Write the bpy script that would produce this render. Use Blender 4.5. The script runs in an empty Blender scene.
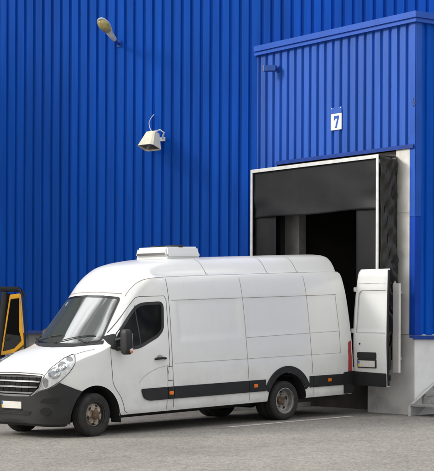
import bpy, bmesh, math, random
from mathutils import Vector, Matrix
from mathutils.bvhtree import BVHTree
random.seed(7)
R = math.radians
scene = bpy.context.scene
COL = scene.collection

# ------------------------------------------------------------------ helpers
def tag(o, label=None, cat=None, group=None, kind=None):
    if label: o['label'] = label
    if cat: o['category'] = cat
    if group: o['group'] = group
    if kind: o['kind'] = kind
    return o

def empty(name, loc=(0, 0, 0), rz=0.0):
    o = bpy.data.objects.new(name, None)
    COL.objects.link(o)
    o.location = loc
    o.rotation_euler = (0, 0, rz)
    o.empty_display_size = .2
    return o

def link(name, me, mat=None, parent=None):
    o = bpy.data.objects.new(name, me)
    COL.objects.link(o)
    if mat is not None:
        for m in (mat if isinstance(mat, (list, tuple)) else [mat]):
            me.materials.append(m)
    if parent is not None:
        o.parent = parent
    return o

def smooth_angle(me, deg=35):
    bm = bmesh.new(); bm.from_mesh(me)
    c = math.cos(R(deg))
    for f in bm.faces: f.smooth = True
    for e in bm.edges:
        if len(e.link_faces) == 2:
            e.smooth = e.link_faces[0].normal.dot(e.link_faces[1].normal) > c
    bm.to_mesh(me); bm.free()

class MB:
    """collects shapes into ONE mesh"""
    def __init__(s): s.v = []; s.f = []; s.mi = []
    def add(s, vs, fs, mi=0):
        b = len(s.v); s.v += [Vector(p) for p in vs]
        s.f += [tuple(b + i for i in f) for f in fs]; s.mi += [mi] * len(fs)
    def box(s, c, size, M=None, mi=0):
        x, y, z = (a * .5 for a in size)
        vs = [Vector((i * x, j * y, k * z)) for i in (-1, 1) for j in (-1, 1) for k in (-1, 1)]
        if M is not None: vs = [M @ p for p in vs]
        vs = [p + Vector(c) for p in vs]
        s.add(vs, [(0, 1, 3, 2), (4, 6, 7, 5), (0, 4, 5, 1), (2, 3, 7, 6), (0, 2, 6, 4), (1, 5, 7, 3)], mi)
    def hexa(s, a, e1, e2, e3, mi=0):
        """parallelepiped with corner a and edge vectors"""
        a, e1, e2, e3 = (Vector(q) for q in (a, e1, e2, e3))
        vs = [a + e1 * i + e2 * j + e3 * k for i in (0, 1) for j in (0, 1) for k in (0, 1)]
        s.add(vs, [(0, 1, 3, 2), (4, 6, 7, 5), (0, 4, 5, 1), (2, 3, 7, 6), (0, 2, 6, 4), (1, 5, 7, 3)], mi)
    def tube(s, pts, r, n=10, mi=0, cap=True):
        pts = [Vector(p) for p in pts]
        rr = r if isinstance(r, (list, tuple)) else [r] * len(pts)
        rings = []
        for i, p in enumerate(pts):
            t = (pts[min(i + 1, len(pts) - 1)] - pts[max(i - 1, 0)]).normalized()
            a = Vector((0, 0, 1)) if abs(t.z) < .9 else Vector((1, 0, 0))
            x = t.cross(a).normalized(); y = t.cross(x)
            rings.append([p + (x * math.cos(2 * math.pi * k / n) + y * math.sin(2 * math.pi * k / n)) * rr[i] for k in range(n)])
        vs = [q for ring in rings for q in ring]; fs = []
        for i in range(len(pts) - 1):
            for k in range(n):
                k2 = (k + 1) % n
                fs.append((i * n + k, i * n + k2, (i + 1) * n + k2, (i + 1) * n + k))
        if cap:
            fs.append(tuple(reversed(range(n)))); fs.append(tuple((len(pts) - 1) * n + k for k in range(n)))
        s.add(vs, fs, mi)
    def lathe(s, prof, n=40, M=None, mi=0, closed=False):
        """prof = [(radius, axial)], axis = local y"""
        vs = []; fs = []
        for r, a in prof:
            for k in range(n):
                t = 2 * math.pi * k / n
                p = Vector((r * math.cos(t), a, r * math.sin(t)))
                vs.append(M @ p if M is not None else p)
        m = len(prof)
        for i in range(m if closed else m - 1):
            i2 = (i + 1) % m
            for k in range(n):
                k2 = (k + 1) % n
                fs.append((i * n + k, i2 * n + k, i2 * n + k2, i * n + k2))
        s.add(vs, fs, mi)
    def prism(s, poly, d, mi=0):
        """planar 3D polygon extruded by vector d"""
        n = len(poly); d = Vector(d)
        vs = [Vector(p) for p in poly] + [Vector(p) + d for p in poly]
        fs = [tuple(range(n)), tuple(reversed(range(n, 2 * n)))]
        for i in range(n):
            j = (i + 1) % n
            fs.append((i, i + n, j + n, j))
        s.add(vs, fs, mi)
    def mesh(s, name, bevel=0, smooth=None, fix=True, merge=True):
        me = bpy.data.meshes.new(name)
        me.from_pydata(s.v, [], s.f)
        me.polygons.foreach_set('material_index', s.mi)
        bm = bmesh.new(); bm.from_mesh(me)
        if merge: bmesh.ops.remove_doubles(bm, verts=bm.verts, dist=1e-5)
        if fix: bmesh.ops.recalc_face_normals(bm, faces=bm.faces)
        if bevel:
            es = [e for e in bm.edges if len(e.link_faces) == 2 and e.calc_face_angle(0) > R(30)]
            bmesh.ops.bevel(bm, geom=es, offset=bevel, segments=2, affect='EDGES', clamp_overlap=True)
        bm.to_mesh(me); bm.free()
        if smooth: smooth_angle(me, smooth)
        return me
    def build(s, name, mat, parent=None, bevel=0, smooth=None, fix=True, merge=True):
        return link(name, s.mesh(name, bevel, smooth, fix, merge), mat, parent)

def lerp(a, b, t): return a + (b - a) * t
def sstep(a, b, x):
    t = min(1, max(0, (x - a) / (b - a))); return t * t * (3 - 2 * t)
def curve(pts):
    """monotone-ish cubic through points"""
    xs = [p[0] for p in pts]; ys = [p[1] for p in pts]; n = len(pts)
    d = [(ys[i + 1] - ys[i]) / (xs[i + 1] - xs[i]) for i in range(n - 1)]
    m = [d[0]] + [0 if d[i - 1] * d[i] <= 0 else 2 * d[i - 1] * d[i] / (d[i - 1] + d[i]) for i in range(1, n - 1)] + [d[-1]]
    def f(x):
        if x <= xs[0]: return ys[0]
        if x >= xs[-1]: return ys[-1]
        i = max(k for k in range(n - 1) if xs[k] <= x)
        h = xs[i + 1] - xs[i]; t = (x - xs[i]) / h
        return ((2*t**3-3*t*t+1)*ys[i] + (t**3-2*t*t+t)*h*m[i] + (-2*t**3+3*t*t)*ys[i+1] + (t**3-t*t)*h*m[i+1])
    return f

# ------------------------------------------------------------------ camera model (matched to the photograph)
F_PX, CX, HY, W_PX, H_PX = 1681., 217., 330., 434., 471.
ROLL = .004
CAM_Z = 1.68
cam_data = bpy.data.cameras.new('camera')
cam = bpy.data.objects.new('camera', cam_data); COL.objects.link(cam)
cam_data.sensor_fit = 'HORIZONTAL'; cam_data.sensor_width = 36
cam_data.lens = F_PX / W_PX * 36
cam_data.shift_y = (HY - H_PX / 2) / W_PX
cam_data.clip_start = .5; cam_data.clip_end = 2000
cam.matrix_world = Matrix.Translation((0, 0, CAM_Z)) @ Matrix.Rotation(R(90), 4, 'X') @ Matrix.Rotation(ROLL, 4, 'Z')
scene.camera = cam
def ray(px, py):
    dx, dy = px - CX, py - HY
    x, y = dx + ROLL * dy, dy - ROLL * dx
    return Vector((x / F_PX, 1, -y / F_PX))
CAM = Vector((0, 0, CAM_Z))

# ground: a plane rising gently towards the dock
GX, GY = -1.916, 26.4
GS = .0255
def gz(x, y): return GS * ((x - GX) * .723 + (y - GY) * .691)
def on_ground(px, py):
    d = ray(px, py)
    # CAM_Z + t d.z = GS*((t dx-GX)*.723+(t-GY)*.691)
    k = GS * (d.x * .723 + .691) - d.z
    t = (CAM_Z + GS * (GX * .723 + GY * .691)) / k
    return CAM + d * t
# ------------------------------------------------------------------ materials
def nt(name):
    m = bpy.data.materials.new(name); m.use_nodes = True
    n = m.node_tree; b = n.nodes['Principled BSDF']
    return m, n, b
def N(n, t, **kw):
    x = n.nodes.new(t)
    for k, v in kw.items():
        if k in x.inputs.keys() if isinstance(k, str) else False: x.inputs[k].default_value = v
        else: setattr(x, k, v)
    return x
def simple(name, col, rough=.5, metal=0, var=.12, scale=6., coat=0, bump=0, bscale=80., spec=.5, dirt=None, dirt_amt=.3, coords='Object'):
    """base colour with a procedural variation, optional dirt blotches and bump"""
    m, n, b = nt(name)
    tc = N(n, 'ShaderNodeTexCoord')
    no = N(n, 'ShaderNodeTexNoise'); no.inputs['Scale'].default_value = scale; no.inputs['Detail'].default_value = 6
    n.links.new(tc.outputs[coords], no.inputs['Vector'])
    mp = N(n, 'ShaderNodeMapRange'); mp.inputs[1].default_value = .3; mp.inputs[2].default_value = .7
    mp.inputs[3].default_value = 1 - var; mp.inputs[4].default_value = 1 + var
    n.links.new(no.outputs[0], mp.inputs[0])
    mul = N(n, 'ShaderNodeMix', data_type='RGBA', blend_type='MULTIPLY'); mul.inputs[0].default_value = 1
    mul.inputs[6].default_value = (*col, 1)
    n.links.new(mp.outputs[0], mul.inputs[7])
    out = mul.outputs[2]
    if dirt:
        n2 = N(n, 'ShaderNodeTexNoise'); n2.inputs['Scale'].default_value = scale * .6; n2.inputs['Detail'].default_value = 9; n2.inputs['Roughness'].default_value = .7
        n.links.new(tc.outputs[coords], n2.inputs['Vector'])
        r = N(n, 'ShaderNodeMapRange'); r.inputs[1].default_value = .5; r.inputs[2].default_value = .72; r.inputs[3].default_value = 0; r.inputs[4].default_value = dirt_amt
        n.links.new(n2.outputs[0], r.inputs[0])
        mx = N(n, 'ShaderNodeMix', data_type='RGBA'); mx.inputs[7].default_value = (*dirt, 1)
        n.links.new(r.outputs[0], mx.inputs[0]); n.links.new(out, mx.inputs[6]); out = mx.outputs[2]
    n.links.new(out, b.inputs['Base Color'])
    b.inputs['Roughness'].default_value = rough; b.inputs['Metallic'].default_value = metal
    b.inputs['Specular IOR Level'].default_value = spec
    b.inputs['Coat Weight'].default_value = coat; b.inputs['Coat Roughness'].default_value = .06
    if bump:
        n3 = N(n, 'ShaderNodeTexNoise'); n3.inputs['Scale'].default_value = bscale; n3.inputs['Detail'].default_value = 4
        n.links.new(tc.outputs[coords], n3.inputs['Vector'])
        bp = N(n, 'ShaderNodeBump'); bp.inputs['Strength'].default_value = bump; bp.inputs['Distance'].default_value = .01
        n.links.new(n3.outputs[0], bp.inputs['Height']); n.links.new(bp.outputs[0], b.inputs['Normal'])
    return m

def cladding_mat(name, col, rough, sheet, spec=.3, coat=0):
    """painted steel sheets: slight colour change from sheet to sheet, faint vertical rain streaks"""
    m, n, b = nt(name)
    tc = N(n, 'ShaderNodeTexCoord')
    at = N(n, 'ShaderNodeAttribute', attribute_name='run')      # metres along the wall
    dv = N(n, 'ShaderNodeMath', operation='DIVIDE'); dv.inputs[1].default_value = sheet
    n.links.new(at.outputs['Fac'], dv.inputs[0])
    fl = N(n, 'ShaderNodeMath', operation='FLOOR'); n.links.new(dv.outputs[0], fl.inputs[0])
    wn = N(n, 'ShaderNodeTexWhiteNoise', noise_dimensions='1D'); n.links.new(fl.outputs[0], wn.inputs['W'])
    m1 = N(n, 'ShaderNodeMapRange'); m1.inputs[3].default_value = .90; m1.inputs[4].default_value = 1.08
    n.links.new(wn.outputs[0], m1.inputs[0])
    mp = N(n, 'ShaderNodeMapping'); mp.inputs['Scale'].default_value = (5, 5, .25)
    n.links.new(tc.outputs['Object'], mp.inputs[0])
    no = N(n, 'ShaderNodeTexNoise'); no.inputs['Scale'].default_value = 2.2; no.inputs['Detail'].default_value = 8
    n.links.new(mp.outputs[0], no.inputs['Vector'])
    m2 = N(n, 'ShaderNodeMapRange'); m2.inputs[1].default_value = .3; m2.inputs[2].default_value = .7; m2.inputs[3].default_value = .82; m2.inputs[4].default_value = 1.12
    n.links.new(no.outputs[0], m2.inputs[0])
    mm = N(n, 'ShaderNodeMath', operation='MULTIPLY'); n.links.new(m1.outputs[0], mm.inputs[0]); n.links.new(m2.outputs[0], mm.inputs[1])
    mul = N(n, 'ShaderNodeMix', data_type='RGBA', blend_type='MULTIPLY'); mul.inputs[0].default_value = 1
    mul.inputs[6].default_value = (*col, 1); n.links.new(mm.outputs[0], mul.inputs[7])
    n.links.new(mul.outputs[2], b.inputs['Base Color'])
    b.inputs['Roughness'].default_value = rough; b.inputs['Specular IOR Level'].default_value = spec
    b.inputs['Coat Weight'].default_value = coat; b.inputs['Coat Roughness'].default_value = .5
    nb = N(n, 'ShaderNodeTexNoise'); nb.inputs['Scale'].default_value = 1.6; nb.inputs['Detail'].default_value = 3
    n.links.new(tc.outputs['Object'], nb.inputs['Vector'])
    bp = N(n, 'ShaderNodeBump'); bp.inputs['Strength'].default_value = .12; bp.inputs['Distance'].default_value = .03
    n.links.new(nb.outputs[0], bp.inputs['Height']); n.links.new(bp.outputs[0], b.inputs['Normal'])
    return m

def van_paint(name):
    m, n, b = nt(name)
    tc = N(n, 'ShaderNodeTexCoord')
    sep = N(n, 'ShaderNodeSeparateXYZ'); n.links.new(tc.outputs['Object'], sep.inputs[0])
    # road dirt: blotchy, thickest on the lowest panels
    no = N(n, 'ShaderNodeTexNoise'); no.inputs['Scale'].default_value = 3.2; no.inputs['Detail'].default_value = 9; no.inputs['Roughness'].default_value = .68
    n.links.new(tc.outputs['Object'], no.inputs['Vector'])
    h = N(n, 'ShaderNodeMapRange'); h.inputs[1].default_value = .3; h.inputs[2].default_value = 1.25; h.inputs[3].default_value = .42; h.inputs[4].default_value = .05
    n.links.new(sep.outputs[2], h.inputs[0])
    r = N(n, 'ShaderNodeMapRange'); r.inputs[1].default_value = .35; r.inputs[2].default_value = .75; r.inputs[3].default_value = 0; r.inputs[4].default_value = 1
    n.links.new(no.outputs[0], r.inputs[0])
    am = N(n, 'ShaderNodeMath', operation='MULTIPLY'); n.links.new(h.outputs[0], am.inputs[0]); n.links.new(r.outputs[0], am.inputs[1])
    # vertical run-off streaks
    mp = N(n, 'ShaderNodeMapping'); mp.inputs['Scale'].default_value = (14, 14, .8)
    n.links.new(tc.outputs['Object'], mp.inputs[0])
    n2 = N(n, 'ShaderNodeTexNoise'); n2.inputs['Scale'].default_value = 1.6; n2.inputs['Detail'].default_value = 5
    n.links.new(mp.outputs[0], n2.inputs['Vector'])
    r2 = N(n, 'ShaderNodeMapRange'); r2.inputs[1].default_value = .55; r2.inputs[2].default_value = .8; r2.inputs[3].default_value = 0; r2.inputs[4].default_value = .05
    n.links.new(n2.outputs[0], r2.inputs[0])
    ad = N(n, 'ShaderNodeMath', operation='ADD', use_clamp=True); n.links.new(am.outputs[0], ad.inputs[0]); n.links.new(r2.outputs[0], ad.inputs[1])
    mx = N(n, 'ShaderNodeMix', data_type='RGBA'); mx.inputs[6].default_value = (.80, .81, .80, 1); mx.inputs[7].default_value = (.33, .29, .24, 1)
    n.links.new(ad.outputs[0], mx.inputs[0]); n.links.new(mx.outputs[2], b.inputs['Base Color'])
    rr = N(n, 'ShaderNodeMapRange'); rr.inputs[3].default_value = .28; rr.inputs[4].default_value = .7
    n.links.new(ad.outputs[0], rr.inputs[0]); n.links.new(rr.outputs[0], b.inputs['Roughness'])
    b.inputs['Coat Weight'].default_value = .6; b.inputs['Coat Roughness'].default_value = .14
    return m

def glass_mat(name, tint, alpha):
    m, n, b = nt(name)
    b.inputs['Base Color'].default_value = (*tint, 1); b.inputs['Roughness'].default_value = .02
    b.inputs['Specular IOR Level'].default_value = .8; b.inputs['IOR'].default_value = 1.55
    tr = N(n, 'ShaderNodeBsdfTransparent'); tr.inputs[0].default_value = (.86, .95, .93, 1) if alpha < .6 else (.04, .05, .065, 1)
    gl = N(n, 'ShaderNodeBsdfGlossy'); gl.inputs['Roughness'].default_value = .015 if alpha < .6 else .16; gl.inputs['Color'].default_value = (.95, .97, 1, 1)
    fr = N(n, 'ShaderNodeFresnel'); fr.inputs[0].default_value = 2.4 if alpha < .6 else 1.24
    mix = N(n, 'ShaderNodeMixShader'); out = n.nodes['Material Output']
    n.links.new(fr.outputs[0], mix.inputs[0]); n.links.new(tr.outputs[0], mix.inputs[1]); n.links.new(gl.outputs[0], mix.inputs[2])
    df = N(n, 'ShaderNodeBsdfDiffuse'); df.inputs[0].default_value = (.50, .60, .57, 1)      # thin pale green diffuse layer mixed over the glass
    mix2 = N(n, 'ShaderNodeMixShader'); mix2.inputs[0].default_value = .075 if alpha < .6 else .002
    n.links.new(mix.outputs[0], mix2.inputs[1]); n.links.new(df.outputs[0], mix2.inputs[2]); mix = mix2
    n.links.new(mix.outputs[0], out.inputs['Surface'])
    n.nodes.remove(b)
    return m

def asphalt_mat(name):
    m, n, b = nt(name)
    tc = N(n, 'ShaderNodeTexCoord'); V = tc.outputs['Object']
    big = N(n, 'ShaderNodeTexNoise'); big.inputs['Scale'].default_value = .35; big.inputs['Detail'].default_value = 6; big.inputs['Roughness'].default_value = .6
    med = N(n, 'ShaderNodeTexNoise'); med.inputs['Scale'].default_value = 3.; med.inputs['Detail'].default_value = 8; med.inputs['Roughness'].default_value = .65
    st = N(n, 'ShaderNodeTexVoronoi'); st.inputs['Scale'].default_value = 42
    fine = N(n, 'ShaderNodeTexNoise'); fine.inputs['Scale'].default_value = 26; fine.inputs['Detail'].default_value = 6; fine.inputs['Roughness'].default_value = .75
    for x in (big, med, st, fine): n.links.new(V, x.inputs['Vector'])
    r1 = N(n, 'ShaderNodeValToRGB'); e = r1.color_ramp.elements
    e[0].position = .32; e[0].color = (.212, .200, .180, 1); e[1].position = .68; e[1].color = (.272, .258, .234, 1)
    n.links.new(big.outputs[0], r1.inputs[0])
    r2 = N(n, 'ShaderNodeMapRange'); r2.inputs[1].default_value = .3; r2.inputs[2].default_value = .7; r2.inputs[3].default_value = .90; r2.inputs[4].default_value = 1.09
    n.links.new(med.outputs[0], r2.inputs[0])
    sepc = N(n, 'ShaderNodeSeparateColor'); n.links.new(st.outputs['Color'], sepc.inputs[0])
    r3 = N(n, 'ShaderNodeMapRange'); r3.inputs[3].default_value = .68; r3.inputs[4].default_value = 1.32
    n.links.new(sepc.outputs[0], r3.inputs[0])
    r4 = N(n, 'ShaderNodeMapRange'); r4.inputs[1].default_value = .3; r4.inputs[2].default_value = .7; r4.inputs[3].default_value = .82; r4.inputs[4].default_value = 1.18
    n.links.new(fine.outputs[0], r4.inputs[0])
    a = N(n, 'ShaderNodeMath', operation='MULTIPLY'); n.links.new(r2.outputs[0], a.inputs[0]); n.links.new(r3.outputs[0], a.inputs[1])
    a2 = N(n, 'ShaderNodeMath', operation='MULTIPLY'); n.links.new(a.outputs[0], a2.inputs[0]); n.links.new(r4.outputs[0], a2.inputs[1])
    # oil and tyre stains
    oil = N(n, 'ShaderNodeTexNoise'); oil.inputs['Scale'].default_value = .9; oil.inputs['Detail'].default_value = 4; oil.inputs['Distortion'].default_value = .6
    n.links.new(V, oil.inputs['Vector'])
    r5 = N(n, 'ShaderNodeMapRange'); r5.inputs[1].default_value = .60; r5.inputs[2].default_value = .76; r5.inputs[3].default_value = 1; r5.inputs[4].default_value = .76
    n.links.new(oil.outputs[0], r5.inputs[0])
    a3 = N(n, 'ShaderNodeMath', operation='MULTIPLY'); n.links.new(a2.outputs[0], a3.inputs[0]); n.links.new(r5.outputs[0], a3.inputs[1])
    mul = N(n, 'ShaderNodeMix', data_type='RGBA', blend_type='MULTIPLY'); mul.inputs[0].default_value = 1
    n.links.new(r1.outputs[0], mul.inputs[6]); n.links.new(a3.outputs[0], mul.inputs[7])
    n.links.new(mul.outputs[2], b.inputs['Base Color'])
    b.inputs['Roughness'].default_value = .9; b.inputs['Specular IOR Level'].default_value = .3
    bp = N(n, 'ShaderNodeBump'); bp.inputs['Strength'].default_value = .55; bp.inputs['Distance'].default_value = .008
    n.links.new(st.outputs['Distance'], bp.inputs['Height']); n.links.new(bp.outputs[0], b.inputs['Normal'])
    return m

def worn_line_mat(name):
    m, n, b = nt(name)
    tc = N(n, 'ShaderNodeTexCoord')
    no = N(n, 'ShaderNodeTexNoise'); no.inputs['Scale'].default_value = 14; no.inputs['Detail'].default_value = 8; no.inputs['Roughness'].default_value = .8
    n.links.new(tc.outputs['Object'], no.inputs['Vector'])
    r = N(n, 'ShaderNodeValToRGB'); e = r.color_ramp.elements
    e[0].position = .36; e[0].color = (.26, .25, .24, 1); e[1].position = .52; e[1].color = (.70, .69, .66, 1)
    n.links.new(no.outputs[0], r.inputs[0]); n.links.new(r.outputs[0], b.inputs['Base Color'])
    b.inputs['Roughness'].default_value = .85
    return m

M = {}
M['blue'] = cladding_mat('blue_cladding', (.0002, .071, .43), .5, 1.05, .12)
M['blue_annex'] = cladding_mat('sunlit_blue_cladding', (.010, .092, .46), .5, 1.05, .4, .05)  # same blue as the main wall, with the sunlit sheen mixed into its colour
M['blue_side'] = cladding_mat('blue_side_cladding', (.0004, .088, .52), .5, 1.05, .15)
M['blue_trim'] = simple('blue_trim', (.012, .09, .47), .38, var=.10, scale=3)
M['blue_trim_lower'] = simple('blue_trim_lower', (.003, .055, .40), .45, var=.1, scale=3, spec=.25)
M['scuff'] = simple('scuffed_steel', (.03, .035, .06), .7, var=.4, scale=20)
M['blue_dark'] = simple('blue_flashing', (.006, .045, .28), .4, var=.15, scale=5)
M['screw'] = simple('screw_head', (.02, .03, .07), .5, metal=.4)
M['plinth'] = simple('plinth_concrete', (.34, .34, .33), .85, var=.2, scale=2.5, bump=.3, dirt=(.14, .13, .11), dirt_amt=.5)
M['wall_concrete'] = simple('wall_concrete', (.20, .195, .185), .9, var=.25, scale=2.5, bump=.3, dirt=(.09, .08, .07), dirt_amt=.6)
M['concrete'] = simple('dock_concrete', (.66, .65, .63), .85, var=.14, scale=2., bump=.25, bscale=30, dirt=(.17, .155, .13), dirt_amt=.5)
M['white_wall'] = simple('white_plaster', (.87, .87, .86), .8, var=.05, scale=2.5, bump=.3, bscale=40, dirt=(.5, .48, .44), dirt_amt=.3)
M['white_panel'] = simple('white_panel', (.72, .71, .67), .5, var=.06, scale=4, dirt=(.42, .38, .3), dirt_amt=.4)
M['alu'] = simple('white_aluminium', (.70, .71, .70), .4, var=.08, scale=8, dirt=(.35, .33, .3), dirt_amt=.35)
M['vinyl'] = simple('grey_curtain', (.011, .0115, .013), .6, var=.15, scale=2.2, bump=.2, bscale=6, spec=.3, dirt=(.06, .057, .055), dirt_amt=.14)
M['vinyl_side'] = simple('black_vinyl', (.006, .006, .0065), .36, var=.2, scale=5, bump=.3, bscale=9)
M['rubber'] = simple('black_rubber', (.014, .014, .014), .7, var=.2, scale=8, bump=.3)
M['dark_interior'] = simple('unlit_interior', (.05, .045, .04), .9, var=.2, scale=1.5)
M['pit'] = simple('pit_concrete', (.05, .044, .038), .9, var=.3, scale=3, bump=.4, dirt=(.04, .035, .03), dirt_amt=.6)
M['steel'] = simple('galvanised_steel', (.58, .585, .58), .5, metal=.15, var=.15, scale=9, dirt=(.2, .17, .14), dirt_amt=.35)
M['tread'] = simple('stair_tread_steel', (.34, .34, .335), .6, metal=.2, var=.25, scale=14, bump=.4, bscale=60)
M['lamp_grey'] = simple('lamp_housing', (.50, .51, .50), .5, var=.12, scale=14, dirt=(.25, .23, .2), dirt_amt=.4)
M['lens'] = simple('lamp_bowl', (.42, .35, .12), .3, var=.25, scale=14, coat=.4)
M['cream'] = simple('floodlight_cream', (.74, .72, .58), .5, var=.07, scale=10, dirt=(.45, .4, .28), dirt_amt=.35)
M['lamp_white'] = simple('lamp_white', (.78, .78, .76), .4, var=.05)
M['lamp_glass'] = simple('lamp_reflector', (.22, .21, .19), .2, metal=.4, var=.3, scale=12)
M['wire'] = simple('grey_wire', (.55, .56, .58), .5)
M['sign_white'] = simple('sign_white', (.82, .82, .80), .4, var=.04)
M['sign_blue'] = simple('sign_blue', (.03, .11, .48), .4, var=.06)
M['cam_blue'] = simple('camera_blue', (.012, .075, .36), .4, var=.08)
M['paint'] = van_paint('white_van_paint')
M['grille_black'] = simple('grille_black', (.006, .006, .0065), .7, var=.1, spec=.15)
M['gap'] = simple('panel_gap', (.085, .08, .072), .8, var=.3)
M['seam'] = simple('dirty_seam', (.28, .25, .21), .8, var=.5, scale=9)
M['seam_soft'] = simple('soft_seam', (.42, .405, .38), .7, var=.3, scale=9)
M['plastic'] = simple('black_plastic', (.016, .017, .0185), .55, var=.15, scale=5, bump=.12, bscale=180, dirt=(.06, .056, .05), dirt_amt=.22, spec=.4)
M['gloss_black'] = simple('gloss_black', (.010, .010, .011), .25, var=.1)
M['well'] = simple('wheel_well', (.012, .012, .012), .9, var=.3)
M['under'] = simple('underbody', (.02, .019, .018), .8, var=.3)
M['cab_in'] = simple('cabin_trim', (.19, .195, .20), .7, var=.1)
M['seat_cloth'] = simple('seat_cloth', (.06, .062, .068), .9, var=.15, bump=.2)
M['paper'] = simple('paper', (.75, .75, .72), .7, var=.05)
M['windscreen'] = glass_mat('windscreen_glass', (.3, .4, .4), .4)
M['side_glass'] = glass_mat('side_glass', (.1, .1, .1), .8)
M['silver'] = simple('silver_trim', (.28, .285, .29), .4, metal=.6, var=.1, scale=10)
M['lens_clear'] = simple('headlight_lens', (.62, .64, .66), .12, var=.22, scale=22, coat=1)
M['chrome'] = simple('chrome', (.75, .76, .78), .12, metal=1, var=.05)
M['bulb_dark'] = simple('headlight_bowl', (.36, .37, .38), .12, metal=.7, var=.3, scale=20, coat=1)
M['orange'] = simple('orange_lens', (.85, .20, .02), .25, var=.1, coat=.6)
M['red_lens'] = simple('red_lens', (.38, .012, .015), .2, var=.15, coat=.8)
M['tyre'] = simple('tyre_rubber', (.020, .0195, .019), .8, var=.25, scale=12, bump=.35, bscale=90, dirt=(.065, .058, .05), dirt_amt=.5)
M['rim_steel'] = simple('rim_steel', (.30, .295, .285), .5, metal=.3, var=.2, scale=14, dirt=(.10, .075, .05), dirt_amt=.7)
M['rust'] = simple('rusty_rim', (.36, .31, .25), .7, metal=.1, var=.35, scale=18, dirt=(.11, .055, .025), dirt_amt=.95)
M['rim_dark'] = simple('dark_rim', (.035, .032, .03), .7, var=.3, scale=14, dirt=(.09, .06, .04), dirt_amt=.4)
M['rust_dark'] = simple('rusty_hub', (.12, .075, .045), .8, var=.5, scale=25, bump=.4)
M['plate_white'] = simple('plate_white', (.70, .69, .64), .45, var=.06, scale=12)
M['plate_blue'] = simple('plate_blue', (.05, .16, .45), .4)
M['plate_yellow'] = simple('plate_yellow', (.75, .52, .05), .4)
M['forklift_yellow'] = simple('forklift_yellow', (.88, .44, .015), .4, var=.1, scale=7, dirt=(.25, .13, .03), dirt_amt=.35)
M['forklift_black'] = simple('forklift_black', (.016, .016, .017), .5, var=.2)
M['forklift_grey'] = simple('forklift_grey', (.07, .07, .072), .6, var=.2)
M['beige'] = simple('beige_seal', (.55, .44, .33), .6, var=.1)
M['extinguisher'] = simple('pale_bottle', (.55, .62, .60), .4, var=.1)
M['asphalt'] = asphalt_mat('asphalt')
M['line'] = worn_line_mat('worn_line')
# ------------------------------------------------------------------ ground
def ground_sheet():
    mb = MB(); S = 260; n = 26
    vs = []; fs = []
    for i in range(n + 1):
        for j in range(n + 1):
            x = -S + 2 * S * i / n; y = -S + 30 + 2 * S * j / n
            vs.append((x, y, gz(x, y)))
    for i in range(n):
        for j in range(n):
            a = i * (n + 1) + j
            fs.append((a, a + n + 1, a + n + 2, a + 1))
    mb.add(vs, fs)
    return tag(mb.build('ground', M['asphalt'], fix=False), kind='structure')
ground_sheet()
def on_ground_strip(name, a, b, width, lift, mat):
    a, b = Vector((*a, 0)), Vector((*b, 0))
    d = (b - a).normalized(); s = Vector((-d.y, d.x, 0)) * width / 2
    mb = MB(); vs = []; fs = []; n = 12
    for i in range(n + 1):
        p = a.lerp(b, i / n)
        for q in (p - s, p + s): vs.append((q.x, q.y, gz(q.x, q.y) + lift))
    for i in range(n): fs.append((2 * i, 2 * i + 2, 2 * i + 3, 2 * i + 1))
    mb.add(vs, fs)
    return tag(mb.build(name, mat, fix=False), kind='structure')
pa, pb = on_ground(228, 427.2), on_ground(352, 416.2)
on_ground_strip('road_marking', pa.xy, pb.xy, .11, .004, M['line'])

# ------------------------------------------------------------------ ribbed cladding
def cladding(name, mats, parent, P0, a, n, L, z0, z1, pitch, depth=.042, phase=0., screws=(), z0b=None, crest=.66, seed=1):
    """trapezoidal sheet from P0 along unit vector a; outward normal n; z1 may be a (start, end) pair"""
    a = Vector((*a, 0)); n = Vector((*n, 0)); P0 = Vector((*P0, 0))
    za, zb = z1 if isinstance(z1, tuple) else (z1, z1)
    prof = []  # (run, offset)
    s = -phase
    w0, sl = crest * pitch, .07 * pitch
    gw = pitch - w0 - 2 * sl
    while s < L:
        for r, o in ((s, 0), (s + w0, 0), (s + w0 + sl, -depth), (s + w0 + sl + gw, -depth)):
            prof.append((r, o))
        s += pitch
    prof = [p for p in prof if 0 < p[0] < L]
    prof = [(0, prof[0][1])] + prof + [(L, prof[-1][1])]
    v = []; f = []; run = []
    for r, o in prof:
        q = P0 + a * r + n * o
        v += [(q.x, q.y, z0), (q.x, q.y, lerp(za, zb, r / L))]; run += [r, r]
    for i in range(len(prof) - 1): f.append((2 * i, 2 * i + 2, 2 * i + 3, 2 * i + 1))
    nf = len(f); rng = random.Random(seed)
    for z in screws:
        s = -phase; k = 0
        while s < L - w0:
            g = s + w0 + sl + gw * .5
            if 0 < g < L and lerp(za, zb, g / L) > z + .05 and z > z0 and rng.random() < .8:
                c = P0 + a * g + n * (-depth + .004) + Vector((0, 0, z + rng.uniform(-.008, .008)))
                b = len(v); rr = .011
                for t in range(6):
                    q = c + a * rr * math.cos(t * math.pi / 3) + Vector((0, 0, rr * math.sin(t * math.pi / 3)))
                    v.append(tuple(q)); run.append(g)
                f.append(tuple(range(b, b + 6)))
            s += pitch
    me = bpy.data.meshes.new(name); me.from_pydata(v, [], f)
    me.polygons.foreach_set('material_index', [0] * nf + [1] * (len(f) - nf))
    at = me.attributes.new('run', 'FLOAT', 'POINT'); at.data.foreach_set('value', run)
    o = link(name, me, mats, parent)
    return o

def slab(mb, P, a, n, L, d0, d1, z0, z1, mi=0):
    """box along a from P, between offsets d0..d1 on normal n"""
    a = Vector((*a, 0)); n = Vector((*n, 0)); P = Vector((*P, 0))
    mb.hexa(P + n * d0 + Vector((0, 0, z0)), a * L, n * (d1 - d0), Vector((0, 0, z1 - z0)), mi)

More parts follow.
